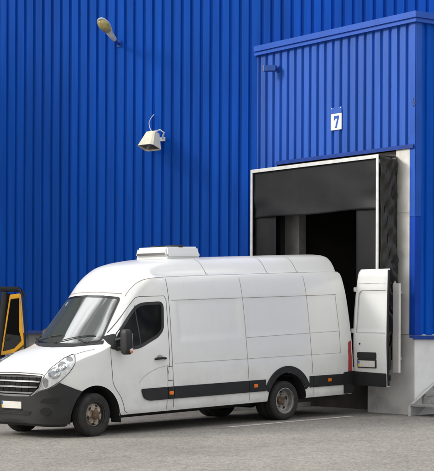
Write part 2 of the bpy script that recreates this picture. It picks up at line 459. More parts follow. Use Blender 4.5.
# dock house: corner nearest the camera, front face runs to the left, side face to the right
A0 = Vector((3.545, 30.15))
af = Vector((-.586, .810)).normalized(); nf_ = Vector((-.810, -.586)).normalized()
as_ = Vector((.810, .586)).normalized(); ns_ = Vector((.586, -.810)).normalized()
LF = 4.692
A1 = A0 + af * LF
ml = Vector((-.929, .370)).normalized(); mn = Vector((-.370, -.929)).normalized()   # main wall running left, outward normal
# side length until the main wall
def isect(P, d, Q, e):
    det = d.x * (-e.y) + e.x * d.y
    r = Q - P
    return (r.x * (-e.y) + e.x * r.y) / det
LS = isect(A0, as_, A1, -ml)
B1 = A0 + as_ * LS
TOP_D = 7.34                                    # top of dock cladding
BASE_M, BASE_D = 1.66, 1.60
# ---- warehouse
wh = empty('warehouse', (A1.x, A1.y, gz(A1.x, A1.y)))
tag(wh, 'tall blue ribbed steel warehouse on a low concrete plinth behind the van', 'warehouse')
def inv_parent(o, p):
    o.parent = p; o.matrix_parent_inverse = Matrix.Translation(-Vector(p.location)) if not p.rotation_euler.z else p.matrix_world.inverted()
def attach(objs, p):
    bpy.context.view_layer.update()
    for o in objs:
        o.parent = p; o.matrix_parent_inverse = p.matrix_world.inverted()
H_M = 9.4
PM = .2137
scr = [1.85 + 1.29 * k for k in range(9)]
c1 = cladding('cladding', [M['blue'], M['screw']], None, A1, ml, mn, 26., BASE_M, H_M, PM, phase=.02, screws=scr, seed=3)
W2 = (B1 - A1).length
c2 = cladding('cladding', [M['blue'], M['screw']], None, A1 - ml * (W2 + 14), ml, mn, W2 + 14, TOP_D - .1, H_M, PM, phase=(.06 - W2 - 14) % PM, screws=scr, seed=4)
c3 = cladding('cladding', [M['blue'], M['screw']], None, A1 - ml * (W2 + 14), ml, mn, 14, BASE_M, TOP_D - .1, PM, phase=.07, screws=scr, seed=5)
mb = MB(); slab(mb, A1, ml, mn, 26, -.25, -.09, -1.5, BASE_M - .02); slab(mb, B1, -ml, mn, 14, -.25, -.09, -1.5, BASE_M - .02)
pl = mb.build('plinth', M['plinth'])
mb = MB()
for P, d, L in ((A1, ml, 26), (B1, -ml, 14)):
    slab(mb, P, d, mn, L, -.06, .035, BASE_M - .035, BASE_M - .003); slab(mb, P, d, mn, L, .036, .042, BASE_M - .07, BASE_M - .003)
fl = mb.build('base_flashing', M['blue_dark'])
mb = MB(); slab(mb, A1 - ml * (W2 + 14), ml, mn, W2 + 40, -.3, .08, H_M + .002, H_M + .2)
cp = mb.build('coping', M['blue_trim'])
# body of the building behind the cladding
mb = MB()
slab(mb, A1 - ml * (W2 + 14) - mn * .3, ml, -mn, W2 + 40, 7.0, 7.1, -1, H_M - .1); slab(mb, A1 + ml * 26 - mn * .3, ml, -mn, .1, 0, 7, -1, H_M - .1)
slab(mb, A1 - ml * (W2 + 14) - mn * .3, ml, -mn, .1, 0, 7, -1, H_M - .1); slab(mb, A1 - ml * (W2 + 14) - mn * .3, ml, -mn, W2 + 40, 0, 7.1, H_M - .098, H_M)
bk = mb.build('rear_shell', M['dark_interior'])
attach([c1, c2, c3, pl, fl, cp, bk], wh)

# ---- dock house
dh = empty('dock_house', (A0.x, A0.y, gz(A0.x, A0.y)))
tag(dh, 'blue ribbed wedge shaped loading bay numbered 7 jutting out above the van', 'loading bay')
CLB = 5.03                                      # lower edge of the front cladding
parts = []
PD = .231
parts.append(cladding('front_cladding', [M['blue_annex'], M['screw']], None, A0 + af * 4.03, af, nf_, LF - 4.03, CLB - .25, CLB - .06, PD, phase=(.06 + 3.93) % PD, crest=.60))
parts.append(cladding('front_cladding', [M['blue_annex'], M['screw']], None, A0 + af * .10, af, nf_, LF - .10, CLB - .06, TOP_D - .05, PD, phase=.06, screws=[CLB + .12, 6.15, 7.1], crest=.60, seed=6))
parts.append(cladding('side_cladding', [M['blue_side'], M['screw']], None, A0 + as_ * .10, as_, ns_, LS - .10, BASE_D, TOP_D - .05, PD, phase=.05, screws=[1.75, 3.1, 4.4, 5.7, 7.0], crest=.60, seed=7))
# corner angle
mb = MB()
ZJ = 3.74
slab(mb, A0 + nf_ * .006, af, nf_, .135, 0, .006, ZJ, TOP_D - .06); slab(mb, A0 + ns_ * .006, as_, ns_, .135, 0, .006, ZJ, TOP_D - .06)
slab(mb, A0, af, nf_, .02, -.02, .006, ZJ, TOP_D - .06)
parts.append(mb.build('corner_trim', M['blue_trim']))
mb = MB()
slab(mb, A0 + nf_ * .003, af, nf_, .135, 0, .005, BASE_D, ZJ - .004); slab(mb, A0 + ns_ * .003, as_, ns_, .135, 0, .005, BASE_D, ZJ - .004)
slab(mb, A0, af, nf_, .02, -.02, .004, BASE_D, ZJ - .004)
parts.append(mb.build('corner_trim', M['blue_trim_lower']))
mb = MB()                                                    # scuff where a lorry touched the corner
rg = random.Random(4)
for k in range(6):
    c = A0 + nf_ * .0135 + af * rg.uniform(-.0, .11); z = 5.80 + rg.uniform(-.10, .10)
    pts = [(c + af * (rg.uniform(.4, 1) * .028 * math.cos(t)), z + rg.uniform(.4, 1) * .028 * math.sin(t)) for t in [2 * math.pi * j / 9 for j in range(9)]]
    mb.add([(p.x, p.y, b) for p, b in pts], [tuple(range(9))])
parts.append(mb.build('scuff', M['scuff'], merge=False))
# roof edge: two stepped folds all round
mb = MB()
def mitred(mb, o, z0, z1):
    """L shaped band with a mitred corner, proud by o"""
    c = A0 + nf_ * o + ns_ * o
    e1 = A1 + nf_ * o + af * .03; e2 = B1 + ns_ * o
    i = A0 - nf_ * .12 - ns_ * .12; i1 = A1 - nf_ * .12 + af * .03; i2 = B1 - ns_ * .12
    for quad in ([c, e1, i1, i], [c, i, i2, e2]):
        mb.prism([(q.x, q.y, z0) for q in quad], (0, 0, z1 - z0))
mitred(mb, .075, TOP_D - .045, TOP_D + .065); mitred(mb, .045, TOP_D - .075, TOP_D - .0455); mitred(mb, .062, TOP_D - .125, TOP_D - .0755)
parts.append(mb.build('roof_edge_trim', M['blue_trim'], fix=True, merge=False))
mb = MB()
mb.prism([(q.x, q.y, TOP_D - .14) for q in (A0 - nf_ * .1 - ns_ * .1, A1 - nf_ * .1, B1 - ns_ * .1)], (0, 0, .1))
parts.append(mb.build('roof', M['blue_dark']))
# lower flashings
mb = MB()
slab(mb, A0 + af * .02, af, nf_, 4.0, .002, .03, CLB - .03, CLB + .004); slab(mb, A0 + af * .02, af, nf_, 4.0, .0305, .045, CLB - .07, CLB - .02)
parts.append(mb.build('base_flashing', M['blue_dark'])); mb = MB()
slab(mb, A0 - as_ * .10, as_, ns_, LS + .1, -.03, .055, BASE_D - .045, BASE_D - .004); slab(mb, A0 - as_ * .10, as_, ns_, LS + .1, .0555, .065, BASE_D - .075, BASE_D - .004)
parts.append(mb.build('base_flashing', M['blue_dark']))
# front wall: white panel by the corner, concrete round the opening
OT0, OT1 = 1.30, 3.41                           # opening between these runs
mb = MB()
slab(mb, A0 + af * .137, af, nf_, .36, -.10, .012, BASE_D + .02, CLB - .072); slab(mb, A0 + af * .137, af, nf_, .36, .0125, .02, 3.82, 3.835)
parts.append(mb.build('white_wall_panel', M['white_panel']))
mb = MB()
slab(mb, A0 + af * .49, af, nf_, OT0 - .49, -.24, -.07, BASE_D + .02, CLB - .075)
slab(mb, A0 + af * OT1, af, nf_, LF - OT1, -.24, -.07, BASE_D - .2, CLB - .075)
slab(mb, A0 + af * OT0, af, nf_, OT1 - OT0, -.24, -.07, 4.35, CLB - .075)
parts.append(mb.build('front_wall', M['wall_concrete']))
# foundation
mb = MB()
slab(mb, A0, af, nf_, 1.28, -.5, .0, -.6, BASE_D + .018)
parts.append(mb.build('concrete_footing', M['concrete'], bevel=.012)); mb = MB()
slab(mb, A0 + af * 3.5, af, nf_, LF - 3.5, -.5, 1.9, -.6, BASE_D - .22)  # drawn far out, unseen behind the van, to block sun on the ground
parts.append(mb.build('concrete_footing', M['concrete'], bevel=.012))
mb = MB()
slab(mb, A0 + as_ * .004, as_, ns_, LS, -.3, .008, -.6, BASE_D - .046)
parts.append(mb.build('white_side_footing', M['white_wall']))
mb = MB()
slab(mb, A0 + af * 1.28, af, nf_, 2.22, -.6, -.45, -.6, 1.12)
parts.append(mb.build('pit_wall', M['pit']))
# inside
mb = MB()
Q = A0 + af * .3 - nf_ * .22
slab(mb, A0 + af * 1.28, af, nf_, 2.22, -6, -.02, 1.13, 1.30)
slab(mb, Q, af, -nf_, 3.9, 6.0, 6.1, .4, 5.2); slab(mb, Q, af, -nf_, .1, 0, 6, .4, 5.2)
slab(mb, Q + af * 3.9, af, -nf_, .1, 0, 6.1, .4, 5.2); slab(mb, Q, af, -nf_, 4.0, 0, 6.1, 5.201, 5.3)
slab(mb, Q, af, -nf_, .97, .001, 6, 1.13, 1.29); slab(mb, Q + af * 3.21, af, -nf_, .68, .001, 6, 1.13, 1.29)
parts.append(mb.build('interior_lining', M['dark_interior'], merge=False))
# hidden backing behind the side cladding so no light leaks in
mb = MB(); slab(mb, A0 + as_ * .12, as_, ns_, LS - .15, -.16, -.06, BASE_D, TOP_D - .15); slab(mb, A0 + af * .12, af, nf_, LF - .15, -.16, -.06, CLB + .005, TOP_D - .15)
parts.append(mb.build('wall_core', M['dark_interior']))
# rubber buffers
for t in (1.42, 3.32):
    mb = MB(); slab(mb, A0 + af * (t - .1), af, nf_, .2, -.448, -.1, .62, 1.1)
    parts.append(mb.build('dock_buffer', M['rubber'], bevel=.015))
attach(parts, dh)

# ---- dock shelter: aluminium frame, hanging curtains, folded side skins
def on_plane(px, py, P, n):
    d = ray(px, py); n = Vector((*n, 0)); P = Vector((*P, 0))
    t = (P - CAM).dot(n) / d.dot(n)
    return CAM + d * t
E_S = .45
def front_rt(px, py, e=E_S):
    q = on_plane(px, py, A0 + nf_ * e, nf_)
    return (q.xy - (A0 + nf_ * e)).dot(af), q.z
sh = empty('dock_shelter', (A0.x, A0.y, 1.2)); tag(sh, 'dark grey curtained dock shelter in a white frame around the open bay', 'dock shelter')
tr, ztop = front_rt(378.6, 152.5); tl, ztl = front_rt(251, 169.5)
zt = (ztop + ztl) / 2 - .02
sp = []
mb = MB()
Pf = A0 + nf_ * E_S
slab(mb, Pf + af * tr, af, nf_, tl - tr, -.012, .012, zt - .065, zt)
slab(mb, Pf + af * tr, af, nf_, .055, -.012, .012, 1.15, zt - .0655)
slab(mb, Pf + af * (tl - .055), af, nf_, .055, -.012, .012, 1.15, zt - .0655)
for k in range(9):
    c = Pf + af * (tr + .15 + k * .42)
    slab(mb, c, af, nf_, .02, .0125, .017, zt - .05, zt - .03)
sp.append(mb.build('frame', M['alu'], merge=False))
def curtain(name, t0, t1, z0f, z1, e, amp, mat, seed, nx=40, nz=30, thick=.006):
    rng = random.Random(seed)
    ph = [(rng.uniform(1, 5), rng.uniform(.5, 3), rng.uniform(0, 6), rng.uniform(.3, 1)) for _ in range(5)]
    vs = []; fs = []
    for j in range(nz + 1):
        for i in range(nx + 1):
            x = i / nx; y = j / nz
            z0 = z0f(x); z = lerp(z1, z0, y)
            o = sum(c * math.sin(a * x * 3 + b * y * 4 + p) for a, b, p, c in ph) / 5 * amp * (.15 + .85 * y)
            # pulled in at the frame edges where it is clipped
            for cx in (.02, .98):
                dd = ((x - cx) * 9) ** 2 + ((y - .8) * 6) ** 2
                o -= .035 * math.exp(-dd) if amp > .01 else 0
            q = A0 + nf_ * (e + o) + af * lerp(t0, t1, x)
            vs.append((q.x, q.y, z))
    for j in range(nz):
        for i in range(nx):
            a = j * (nx + 1) + i
            fs.append((a, a + 1, a + nx + 2, a + nx + 1))
    me = bpy.data.meshes.new(name); me.from_pydata(vs, [], fs)
    for p in me.polygons: p.use_smooth = True
    o = link(name, me, mat)
    md = o.modifiers.new('thickness', 'SOLIDIFY'); md.thickness = thick
    return o
hb0, hb1 = front_rt(375, 208.5)[1], front_rt(253.3, 218.4)[1]
sp.append(curtain('head_curtain', tr + .05, tl - .05, lambda x: lerp(hb0, hb1, x) + .012 * math.sin(x * 9), zt - .035, E_S - .03, .05, M['vinyl'], 5))
t_r = front_rt(355.5, 240, .40)[0]; t_l = front_rt(275, 240, .40)[0]
sp.append(curtain('side_curtain', tr + .05, t_r, lambda x: 1.2, zt - .15, E_S - .07, .03, M['vinyl'], 8, 14, 40))
sp.append(curtain('side_curtain', t_l, tl - .04, lambda x: 1.2, zt - .15, E_S - .07, .03, M['vinyl'], 9, 14, 40))
mb = MB(); slab(mb, A0 + af * (OT1 + .44), af, nf_, .34, -.068, .05, 1.4, 4.3)
sp.append(mb.build('jamb_pad', M['rubber'], bevel=.01))
# folded black skin between the frame and the wall, right and left, and the top skin
def skin(name, t, sgn, seed):
    rng = random.Random(seed); nx, nz = 18, 90
    vs = []; fs = []
    for j in range(nz + 1):
        y = j / nz; z = lerp(zt - .01, 1.15, y)
        for i in range(nx + 1):
            x = i / nx
            fold = -.16 * sgn * math.sin(math.pi * x) ** 1.0 * (1 - .25 * math.sin(y * 7))      # folds inwards like a bellows
            cr = .03 * math.sin(14 * x + 31 * y + 3 * math.sin(9 * y)) + .022 * math.sin(55 * y + 8 * x) * math.sin(math.pi * x) + .014 * math.sin(23 * x - 71 * y + seed)
            q = A0 + nf_ * lerp(.012, E_S - .03, x) + af * (t - fold + cr * math.sin(math.pi * x) ** .5)
            vs.append((q.x, q.y, z - .07 * math.sin(math.pi * x) * (1 - y)))
    for j in range(nz):
        for i in range(nx):
            a = j * (nx + 1) + i
            fs.append((a, a + 1, a + nx + 2, a + nx + 1))
    me = bpy.data.meshes.new(name); me.from_pydata(vs, [], fs)
    for p in me.polygons: p.use_smooth = True
    o = link(name, me, M['vinyl_side'])
    md = o.modifiers.new('thickness', 'SOLIDIFY'); md.thickness = .005
    return o
wall_t = front_rt(397, 200, .012)[0]
sp.append(skin('side_skin', (tr + wall_t) / 2 + .0, -1, 2)); sp.append(skin('side_skin', tl - .03, 1, 4))
mb = MB(); slab(mb, A0 + af * (tr + .02), af, nf_, tl - tr - .04, .012, E_S - .036, zt - .03, zt - .012)
sp.append(mb.build('top_skin', M['vinyl']))
attach(sp, sh)

# white steel guard post on the wall beside the shelter
g0 = front_rt(398.6, 330, .285)[0]
gp = empty('guard_post', (A0.x, A0.y, .9)); tag(gp, 'white steel guard channel standing upright behind the open van door', 'guard post')
gs = []
mb = MB(); slab(mb, A0 + af * (g0), af, nf_, .15, .27, .285, .93, 2.53); slab(mb, A0 + af * g0, af, nf_, .01, .235, .2695, .93, 2.53); slab(mb, A0 + af * (g0 + .14), af, nf_, .01, .235, .2695, .93, 2.53)
gs.append(mb.build('channel', M['white_panel']))
mb = MB(); slab(mb, A0 + af * (g0 + .155), af, nf_, .06, .20, .24, .95, 2.58)
gs.append(mb.build('edge_strip', M['beige']))
for z in (1.15, 2.35):
    mb = MB(); slab(mb, A0 + af * (g0 + .19), af, nf_, .03, .022, .21, z, z + .05)
    gs.append(mb.build('bracket', M['steel']))
attach(gs, gp)

# ---- bay number sign
def face_frame(t, z, e, ax=af, nn=nf_, P=A0):
    """matrix: x to the viewer's right along the wall, y up, z outwards"""
    p = P + ax * t + nn * e
    x = Vector((-ax.x, -ax.y, 0)); y = Vector((0, 0, 1)); zz = Vector((nn.x, nn.y, 0))
    m = Matrix((x, y, zz)).transposed().to_4x4(); m.translation = Vector((p.x, p.y, z))
    return m
t0, z0 = front_rt(336.5, 130, .01); t1, z1 = front_rt(336.5, 107.2, .01)
ta = front_rt(331.2, 120, .01)[0]; tb = front_rt(341.8, 120, .01)[0]
sw, shh = abs(ta - tb), z1 - z0
sg = empty('bay_number_sign'); sg.matrix_world = face_frame((ta + tb) / 2, z0, .004)
tag(sg, 'white sign with a blue top band and the number 7 above the bay', 'sign')
mb = MB(); mb.box((0, shh * .36, .008), (sw, shh * .72, .012)); mb.build('plate', M['sign_white'], sg, bevel=.003)
mb = MB(); mb.box((0, shh * .862, .008), (sw, shh * .272, .0125)); mb.build('band', M['sign_blue'], sg, bevel=.003)
mb = MB()
k = shh * .72
seven = [(-.30, .86), (.36, .86), (.36, .70), (.08, .12), (-.14, .12), (.14, .69), (-.12, .69), (-.12, .60), (-.30, .60)]
mb.prism([(x * sw * .72, y * k, .0145) for x, y in seven], (0, 0, .003)); mb.build('numeral', M['sign_blue'], sg)
for x in (-.42, .42):
    for y in (.04, .96):
        mb = MB(); mb.box((x * sw, y * shh, .017), (.018, .018, .006)); mb.build('screw', M['lamp_white'], sg)

# ---- small security camera on the bay wall
tc_, zc_ = front_rt(274.5, 68.5, .1)
sc_ = empty('security_camera'); sc_.matrix_world = face_frame(tc_, zc_, 0)
tag(sc_, 'small blue box camera with a pale front on the bay wall', 'camera')
mb = MB(); mb.box((0, .0, .015), (.12, .12, .025)); mb.tube([(0, 0, .025), (0, 0, .12)], .03); mb.build('wall_mount', M['cam_blue'], sc_)
rot = Matrix.Rotation(R(-52), 3, 'Y')
mb = MB(); mb.box((-.05, 0, .17), (.12, .12, .25), M=rot); mb.build('housing', M['cam_blue'], sc_, bevel=.01)
d = rot @ Vector((0, 0, 1)); c = Vector((-.05, 0, .17)) + d * .128
mb = MB(); mb.box(c, (.11, .11, .012), M=rot); o = mb.build('front_window', M['beige'], sc_)

# ---- lamps on the main wall
def main_sz(px, py, e=0):
    q = on_plane(px, py, A1 + mn * e, mn)
    return (q.xy - (A1 + mn * e)).dot(ml), q.z
s_, z_ = main_sz(118.2, 43.5, .05)
wl = empty('wall_lamp'); wl.matrix_world = face_frame(s_, z_, 0, ml, mn, A1)
tag(wl, 'grey street lamp head with a yellowed oval bowl high on the blue wall', 'lamp')
mb = MB(); mb.box((0, 0, .01), (.09, .13, .02)); mb.tube([(0, .0, .02), (0, .0, .09), (-.02, .04, .16)], .032); mb.build('wall_bracket', M['blue_dark'], wl)
# head axis: rises to the left and out from the wall
hx = Vector((-.17, .50, .66)).normalized()
side = Vector((1, .22, .10)); side = (side - hx * side.dot(hx)).normalized(); upv = hx.cross(side).normalized()
if upv.y < 0: upv = -upv
base = Vector((-.02, .05, .16))
def head_ring(t, w, h0, h1, n=20):
    pts = []; t *= .72; w *= .8; h0 *= .85; h1 *= .85
    for k in range(n):
        a = 2 * math.pi * k / n
        ca, sa = math.cos(a), math.sin(a)
        pts.append(base + hx * t + side * (w * ca) + upv * ((h1 if sa > 0 else h0) * sa))
    return pts
mb = MB(); prof = [(0, .045, .05, .045), (.03, .065, .065, .06), (.30, .085, .075, .075), (.36, .11, .03, .085), (.50, .15, .02, .10), (.66, .16, .02, .105), (.78, .13, .02, .09), (.85, .08, .015, .06), (.875, .02, .01, .02)]
rings = [head_ring(*p) for p in prof]; n = 20
fs = [(i * n + k, i * n + (k + 1) % n, (i + 1) * n + (k + 1) % n, (i + 1) * n + k) for i in range(len(rings) - 1) for k in range(n)]
mb.add([p for r_ in rings for p in r_], fs + [tuple(range(n)), tuple((len(rings) - 1) * n + k for k in range(n))])
mb.build('housing', M['lamp_grey'], wl, smooth=50)
mb = MB(); prof = [(.36, .03, .03, 0), (.39, .10, .07, -.01), (.50, .142, .115, -.01), (.64, .15, .12, -.01), (.75, .12, .09, -.01), (.82, .06, .04, -.01)]
rings = [head_ring(p[0], p[1], p[2], .005) for p in prof]
fs = [(i * n + k, i * n + (k + 1) % n, (i + 1) * n + (k + 1) % n, (i + 1) * n + k) for i in range(len(rings) - 1) for k in range(n)]
mb.add([p for r_ in rings for p in r_], fs + [tuple(range(n)), tuple((len(rings) - 1) * n + k for k in range(n))])
mb.build('bowl', M['lens'], wl, smooth=50)

s_, z_ = main_sz(161.5, 133.5, .02)
fd = empty('floodlight'); fd.matrix_world = face_frame(s_, z_, 0, ml, mn, A1)
tag(fd, 'cream floodlight facing down on a white bracket with a loose wire', 'floodlight')
def frust(mb, c0, ex0, ey0, c1, ex1, ey1, cap0=True, cap1=False, cut=.25):
    """tapered shell with chamfered corners between two rectangles"""
    def rect(c, ex, ey):
        q = 1 - cut
        return [c + ex * a + ey * b for a, b in ((-q, -1), (q, -1), (1, -q), (1, q), (q, 1), (-q, 1), (-1, q), (-1, -q))]
    a, b = rect(c0, ex0, ey0), rect(c1, ex1, ey1)
    fs = [(k, (k + 1) % 8, 8 + (k + 1) % 8, 8 + k) for k in range(8)]
    if cap0: fs.append(tuple(range(8)))
    if cap1: fs.append(tuple(range(8, 16)))
    mb.add(a + b, fs)
ax = Vector((-.10, -.93, .30)).normalized()           # the beam points down and out
ex = Vector((1, .02, .35)); ex = (ex - ax * ex.dot(ax)).normalized(); ey = ax.cross(ex).normalized()
top = Vector((-.10, -.01, .24)); 
mb = MB(); frust(mb, top, ex * .125, ey * .09, top + ax * .33, ex * .225, ey * .165, True, False)
o = mb.build('shade', M['cream'], fd); md = o.modifiers.new('thickness', 'SOLIDIFY'); md.thickness = .012
mb = MB(); mb.tube([top + ax * .03, top + ax * .2], [.06, .05]); mb.tube([top + ax * .2, top + ax * .27], [.05, .035], 12)
mb.build('bulb', M['lamp_glass'], fd, smooth=40)
mb = MB(); frust(mb, top + ax * .013, ex * .10, ey * .07, top + ax * .30, ex * .20, ey * .145, True, False); mb.build('reflector', M['lamp_glass'], fd)
mb = MB()
w = .018
pth = [Vector((.02, -.12, .0)), Vector((.03, -.10, .06)), Vector((.10, .0, .12)), Vector((.03, .06, .16)), top + ax * -.03 + ex * .09, top + ax * -.03 - ex * .09]
mb.tube(pth, .017, 6); mb.box((.02, -.12, .01), (.12, .08, .018)); mb.tube([(.02, -.12, .01), (.10, .0, .12)], .014, 6)
mb.build('bracket', M['lamp_white'], fd)
mb = MB()
pts = [top + Vector((-.01, .01, 0)), Vector((-.20, .10, .16)), Vector((-.25, .22, .10)), Vector((-.23, .32, .05)), Vector((-.17, .40, .02))]
c = []
for i in range(len(pts) - 1):
    for k in range(6): c.append(pts[i].lerp(pts[i + 1], k / 6))
c.append(pts[-1])
for _ in range(4): c = [c[0]] + [(c[i - 1] + c[i] * 2 + c[i + 1]) / 4 for i in range(1, len(c) - 1)] + [c[-1]]
mb.tube(c, .009, 6); mb.build('wire', M['wire'], fd)

# ---- steel stairs along the white side wall
st = empty('steel_stairs', (A0.x, A0.y, gz(A0.x, A0.y))); tag(st, 'grey steel stairs climbing along the white side wall of the loading bay', 'stairs')
ss = []
q0, rise, run, nst = -.20, .182, .288, 6
zg = gz(*(A0))
def sp_(q, o, z): 
    p = A0 + as_ * q + ns_ * o
    return Vector((p.x, p.y, z))
for off in (.05, 1.05):
    mb = MB()
    sl = rise / run
    zt0 = zg + .02
    poly = [(q0, zt0 - .03), (q0, zt0 + .13), (q0 + .08, zt0 + .20), (q0 + run * nst, zt0 + .18 + sl * (run * nst)), (q0 + run * nst, zt0 - .06 + sl * (run * nst)), (q0 + .20, zt0 - .03)]
    mb.prism([sp_(a, off, b) for a, b in poly], (*(ns_ * .01), 0))
    top_e = [(q0 + .08, zt0 + .20), (q0 + run * nst, zt0 + .18 + sl * run * nst)]
    mb.hexa(sp_(top_e[0][0], off + .0101, top_e[0][1] - .012), sp_(top_e[1][0], off + .0101, top_e[1][1] - .012) - sp_(top_e[0][0], off + .0101, top_e[0][1] - .012), Vector((*(ns_ * .05), 0)), Vector((0, 0, .012)))
    mb.hexa(sp_(q0, off + .0101, zt0 - .03), Vector((*(as_ * .01), 0)), Vector((*(ns_ * .055), 0)), Vector((0, 0, .16)))
    ss.append(mb.build('stringer', M['steel']))
for k in range(nst):
    mb = MB(); z = zg + .02 + rise * (k + 1); q = q0 + .06 + run * k
    mb.hexa(sp_(q, .0615, z - .035), Vector((*(as_ * (run - .01)), 0)), Vector((*(ns_ * .985), 0)), Vector((0, 0, .034)))
    mb.hexa(sp_(q + run * .96, .0615, z + .001), Vector((*(as_ * .006), 0)), Vector((*(ns_ * .985), 0)), Vector((0, 0, rise - .04)))
    o = mb.build('tread', M['tread']); ss.append(o)
mb = MB(); z = zg + .02 + rise * nst
mb.hexa(sp_(q0 + run * nst + .062, .0615, z - .05), Vector((*(as_ * 1.2), 0)), Vector((*(ns_ * .985), 0)), Vector((0, 0, .05)))
for q in (q0 + run * nst + .15, q0 + run * nst + 1.1):
    for o_ in (.12, .98): mb.tube([sp_(q, o_, zg - .1), sp_(q, o_, z - .05)], .03)
ss.append(mb.build('landing', M['steel']))
attach(ss, st)

# hall added out of view on the left, to shade the lower wall
nb0 = A1 + ml * 12.5
nb = empty('added_shade_hall', (nb0.x, nb0.y, 0)); tag(nb, 'unseen dark grey hall added to shade the blue wall', 'light blocker')
mb = MB(); slab(mb, nb0, ml, mn, 14, 0, 9.5, -1, 11.2)
b1 = mb.build('wall', M['forklift_grey'])
mb = MB(); slab(mb, nb0 - ml * .15, ml, mn, 14.3, -.1, 9.65, 11.202, 11.45)
b2 = mb.build('roof', M['plinth'])
bs = [b1, b2]
for k in range(3):
    for j in range(1):
        mb = MB(); slab(mb, nb0 - ml * .03, ml, mn, .028, 1.2 + 2.4 * k, 2.4 + 2.4 * k, 3 + 5 * j, 4.6 + 5 * j); bs.append(mb.build('window', M['rubber']))
attach(bs, nb)
# ------------------------------------------------------------------ van body as a lofted shell, local frame: x rearwards, y to the van's left, z up
VYAW = math.atan2(.691, .723)   # angle of the rearward axis from world +X
V_YAW, V_PITCH = R(46.3), R(2.2)
Ux = Vector((math.sin(V_YAW) * math.cos(V_PITCH), math.cos(V_YAW) * math.cos(V_PITCH), math.sin(V_PITCH)))
Vx = Vector((math.cos(V_YAW), -math.sin(V_YAW), 0))
Wx = Vx.cross(Ux)
if Wx.z < 0: Wx = -Wx
# right handed local frame: x = rearwards, y = van's right (away from camera), z = up
VAN_R = Matrix((Ux, -Vx, Wx)).transposed()
C0 = CAM + ray(95, 437) * 26.4
VAN_O = C0 - Ux * .842 - Vx * 1.0
VAN_M = Matrix.Translation(VAN_O) @ VAN_R.to_4x4()
VAN_I = VAN_M.inverted()

wt = curve([(0, .80), (.03, .90), (.07, 1.0), (.12, 1.06), (.2, 1.125), (.35, 1.21), (.55, 1.30), (.75, 1.38), (.92, 1.44), (1.0, 1.53),
            (1.25, 1.82), (1.5, 2.11), (1.58, 2.20), (1.66, 2.295), (1.8, 2.45), (2.0, 2.605), (2.25, 2.72), (2.6, 2.785), (3.0, 2.815), (5, 2.845), (6.8, 2.865), (6.9, 2.86), (6.93, 2.845)])
ws = curve([(0, .70), (.05, .84), (.12, .95), (.3, 1.09), (.6, 1.22), (.85, 1.31), (1.0, 1.42), (1.25, 1.68), (1.5, 1.95), (1.6, 2.06), (1.75, 2.20),
            (1.95, 2.34), (2.2, 2.45), (2.6, 2.50), (6.89, 2.53), (6.93, 2.50)])
wb = curve([(0, .30), (.05, .25), (.15, .215), (.5, .21), (.8, .25), (1.3, .30), (1.6, .31), (6.9, .31)])
vside = curve([(.2, .965), (.30, .985), (.36, 1.005), (.5, 1.012), (.7, 1.018), (.9, 1.018), (1.07, 1.012), (1.2, 1.007), (1.46, .995), (1.8, .975),
               (2.1, .952), (2.3, .922), (2.45, .885), (2.52, .85), (2.8, .8)])
def plan(u, w):
    a = .80
    t = min(1, max(0, (a - u) / a))
    p = (1 - t ** 2.7) ** (1 / 2.7) if t < 1 else 0
    p = max(p, .02)
    up = sstep(1.35, 2.1, w) * (1 - sstep(1.5, 2.3, u)) * .13     # greenhouse tapers to the windscreen
    return p * (1 - up)
def inset(u, w):
    """pressed panels of the cargo side"""
    d = 0
    for a, b in ((2.66, 4.13), (4.28, 5.72), (5.86, 6.52)):
        d += .007 * sstep(a, a + .06, u) * (1 - sstep(b - .06, b, u)) * sstep(1.44, 1.49, w) * (1 - sstep(2.07, 2.12, w))
    d += .006 * sstep(2.5, 2.55, u) * sstep(1.06, 1.085, w) * (1 - sstep(1.085, 1.14, w))
    return d
def rear_shift(u, w):
    f = min(1.1, max(0, (u - 6.2) / .7)) ** 1.6
    return -f * (.125 * (max(0, min(w, 2.55) - 1.15) / 1.35) ** 1.4 + .03 * max(0, .7 - w))
CAP = [(0, 1.0), (.30, .985), (.52, .93), (.67, .82), (.775, .60), (.845, .32), (.895, .06), (.92, .01), (.965, .004), (.985, -.02), (1, -.06)]
NT = 26; NS = 46
def section(u):
    """half section: top centre -> shoulder -> side -> sill, list of (v, w)"""
    T, S, Bm = wt(u), ws(u), wb(u)
    c = sstep(1.75, 2.7, u)
    vs = vside(S) * plan(u, S)
    out = []
    for i in range(NT):
        t = i / NT
        q = t
        # simple convex top
        ang = q * math.pi / 2
        p = lerp(2.1, 3.2, sstep(1.0, 1.5, u))
        n = 2.0 / lerp(2.6, 3.4, sstep(.9, 1.3, u))
        a_v = vs * math.sin(ang) ** n
        drop = .30 if u > .95 else .25
        a_w = S + (T - S) * math.cos(ang) ** (2.0 / 2.2)
        # two tier roof
        k = q * (len(CAP) - 1); k0 = int(k); fr = k - k0
        b_v = vs * lerp(CAP[k0][0], CAP[min(k0 + 1, len(CAP) - 1)][0], fr)
        b_w = S + (T - S) * lerp(CAP[k0][1], CAP[min(k0 + 1, len(CAP) - 1)][1], fr)
        out.append((lerp(a_v, b_v, c), lerp(a_w, b_w, c)))
    S2 = S - .018 * c
    for i in range(NS + 1):
        w = lerp(S2, Bm, i / NS)
        out.append((vside(w) * plan(u, w) - inset(u, w), w))
    out.append((vside(Bm) * plan(u, Bm) * .93, Bm - .02))
    out.append((0, Bm - .02))
    return out
def stations():
    us = [.80 * (1 - math.cos(k / 22 * math.pi / 2)) for k in range(23)]
    us[0] = .0005
    us += [.82 + .03 * k for k in range(int((2.9 - .82) / .03) + 1)]
    u = us[-1] + .045
    while u < 6.9: us.append(u); u += .045
    us.append(6.92)
    return us
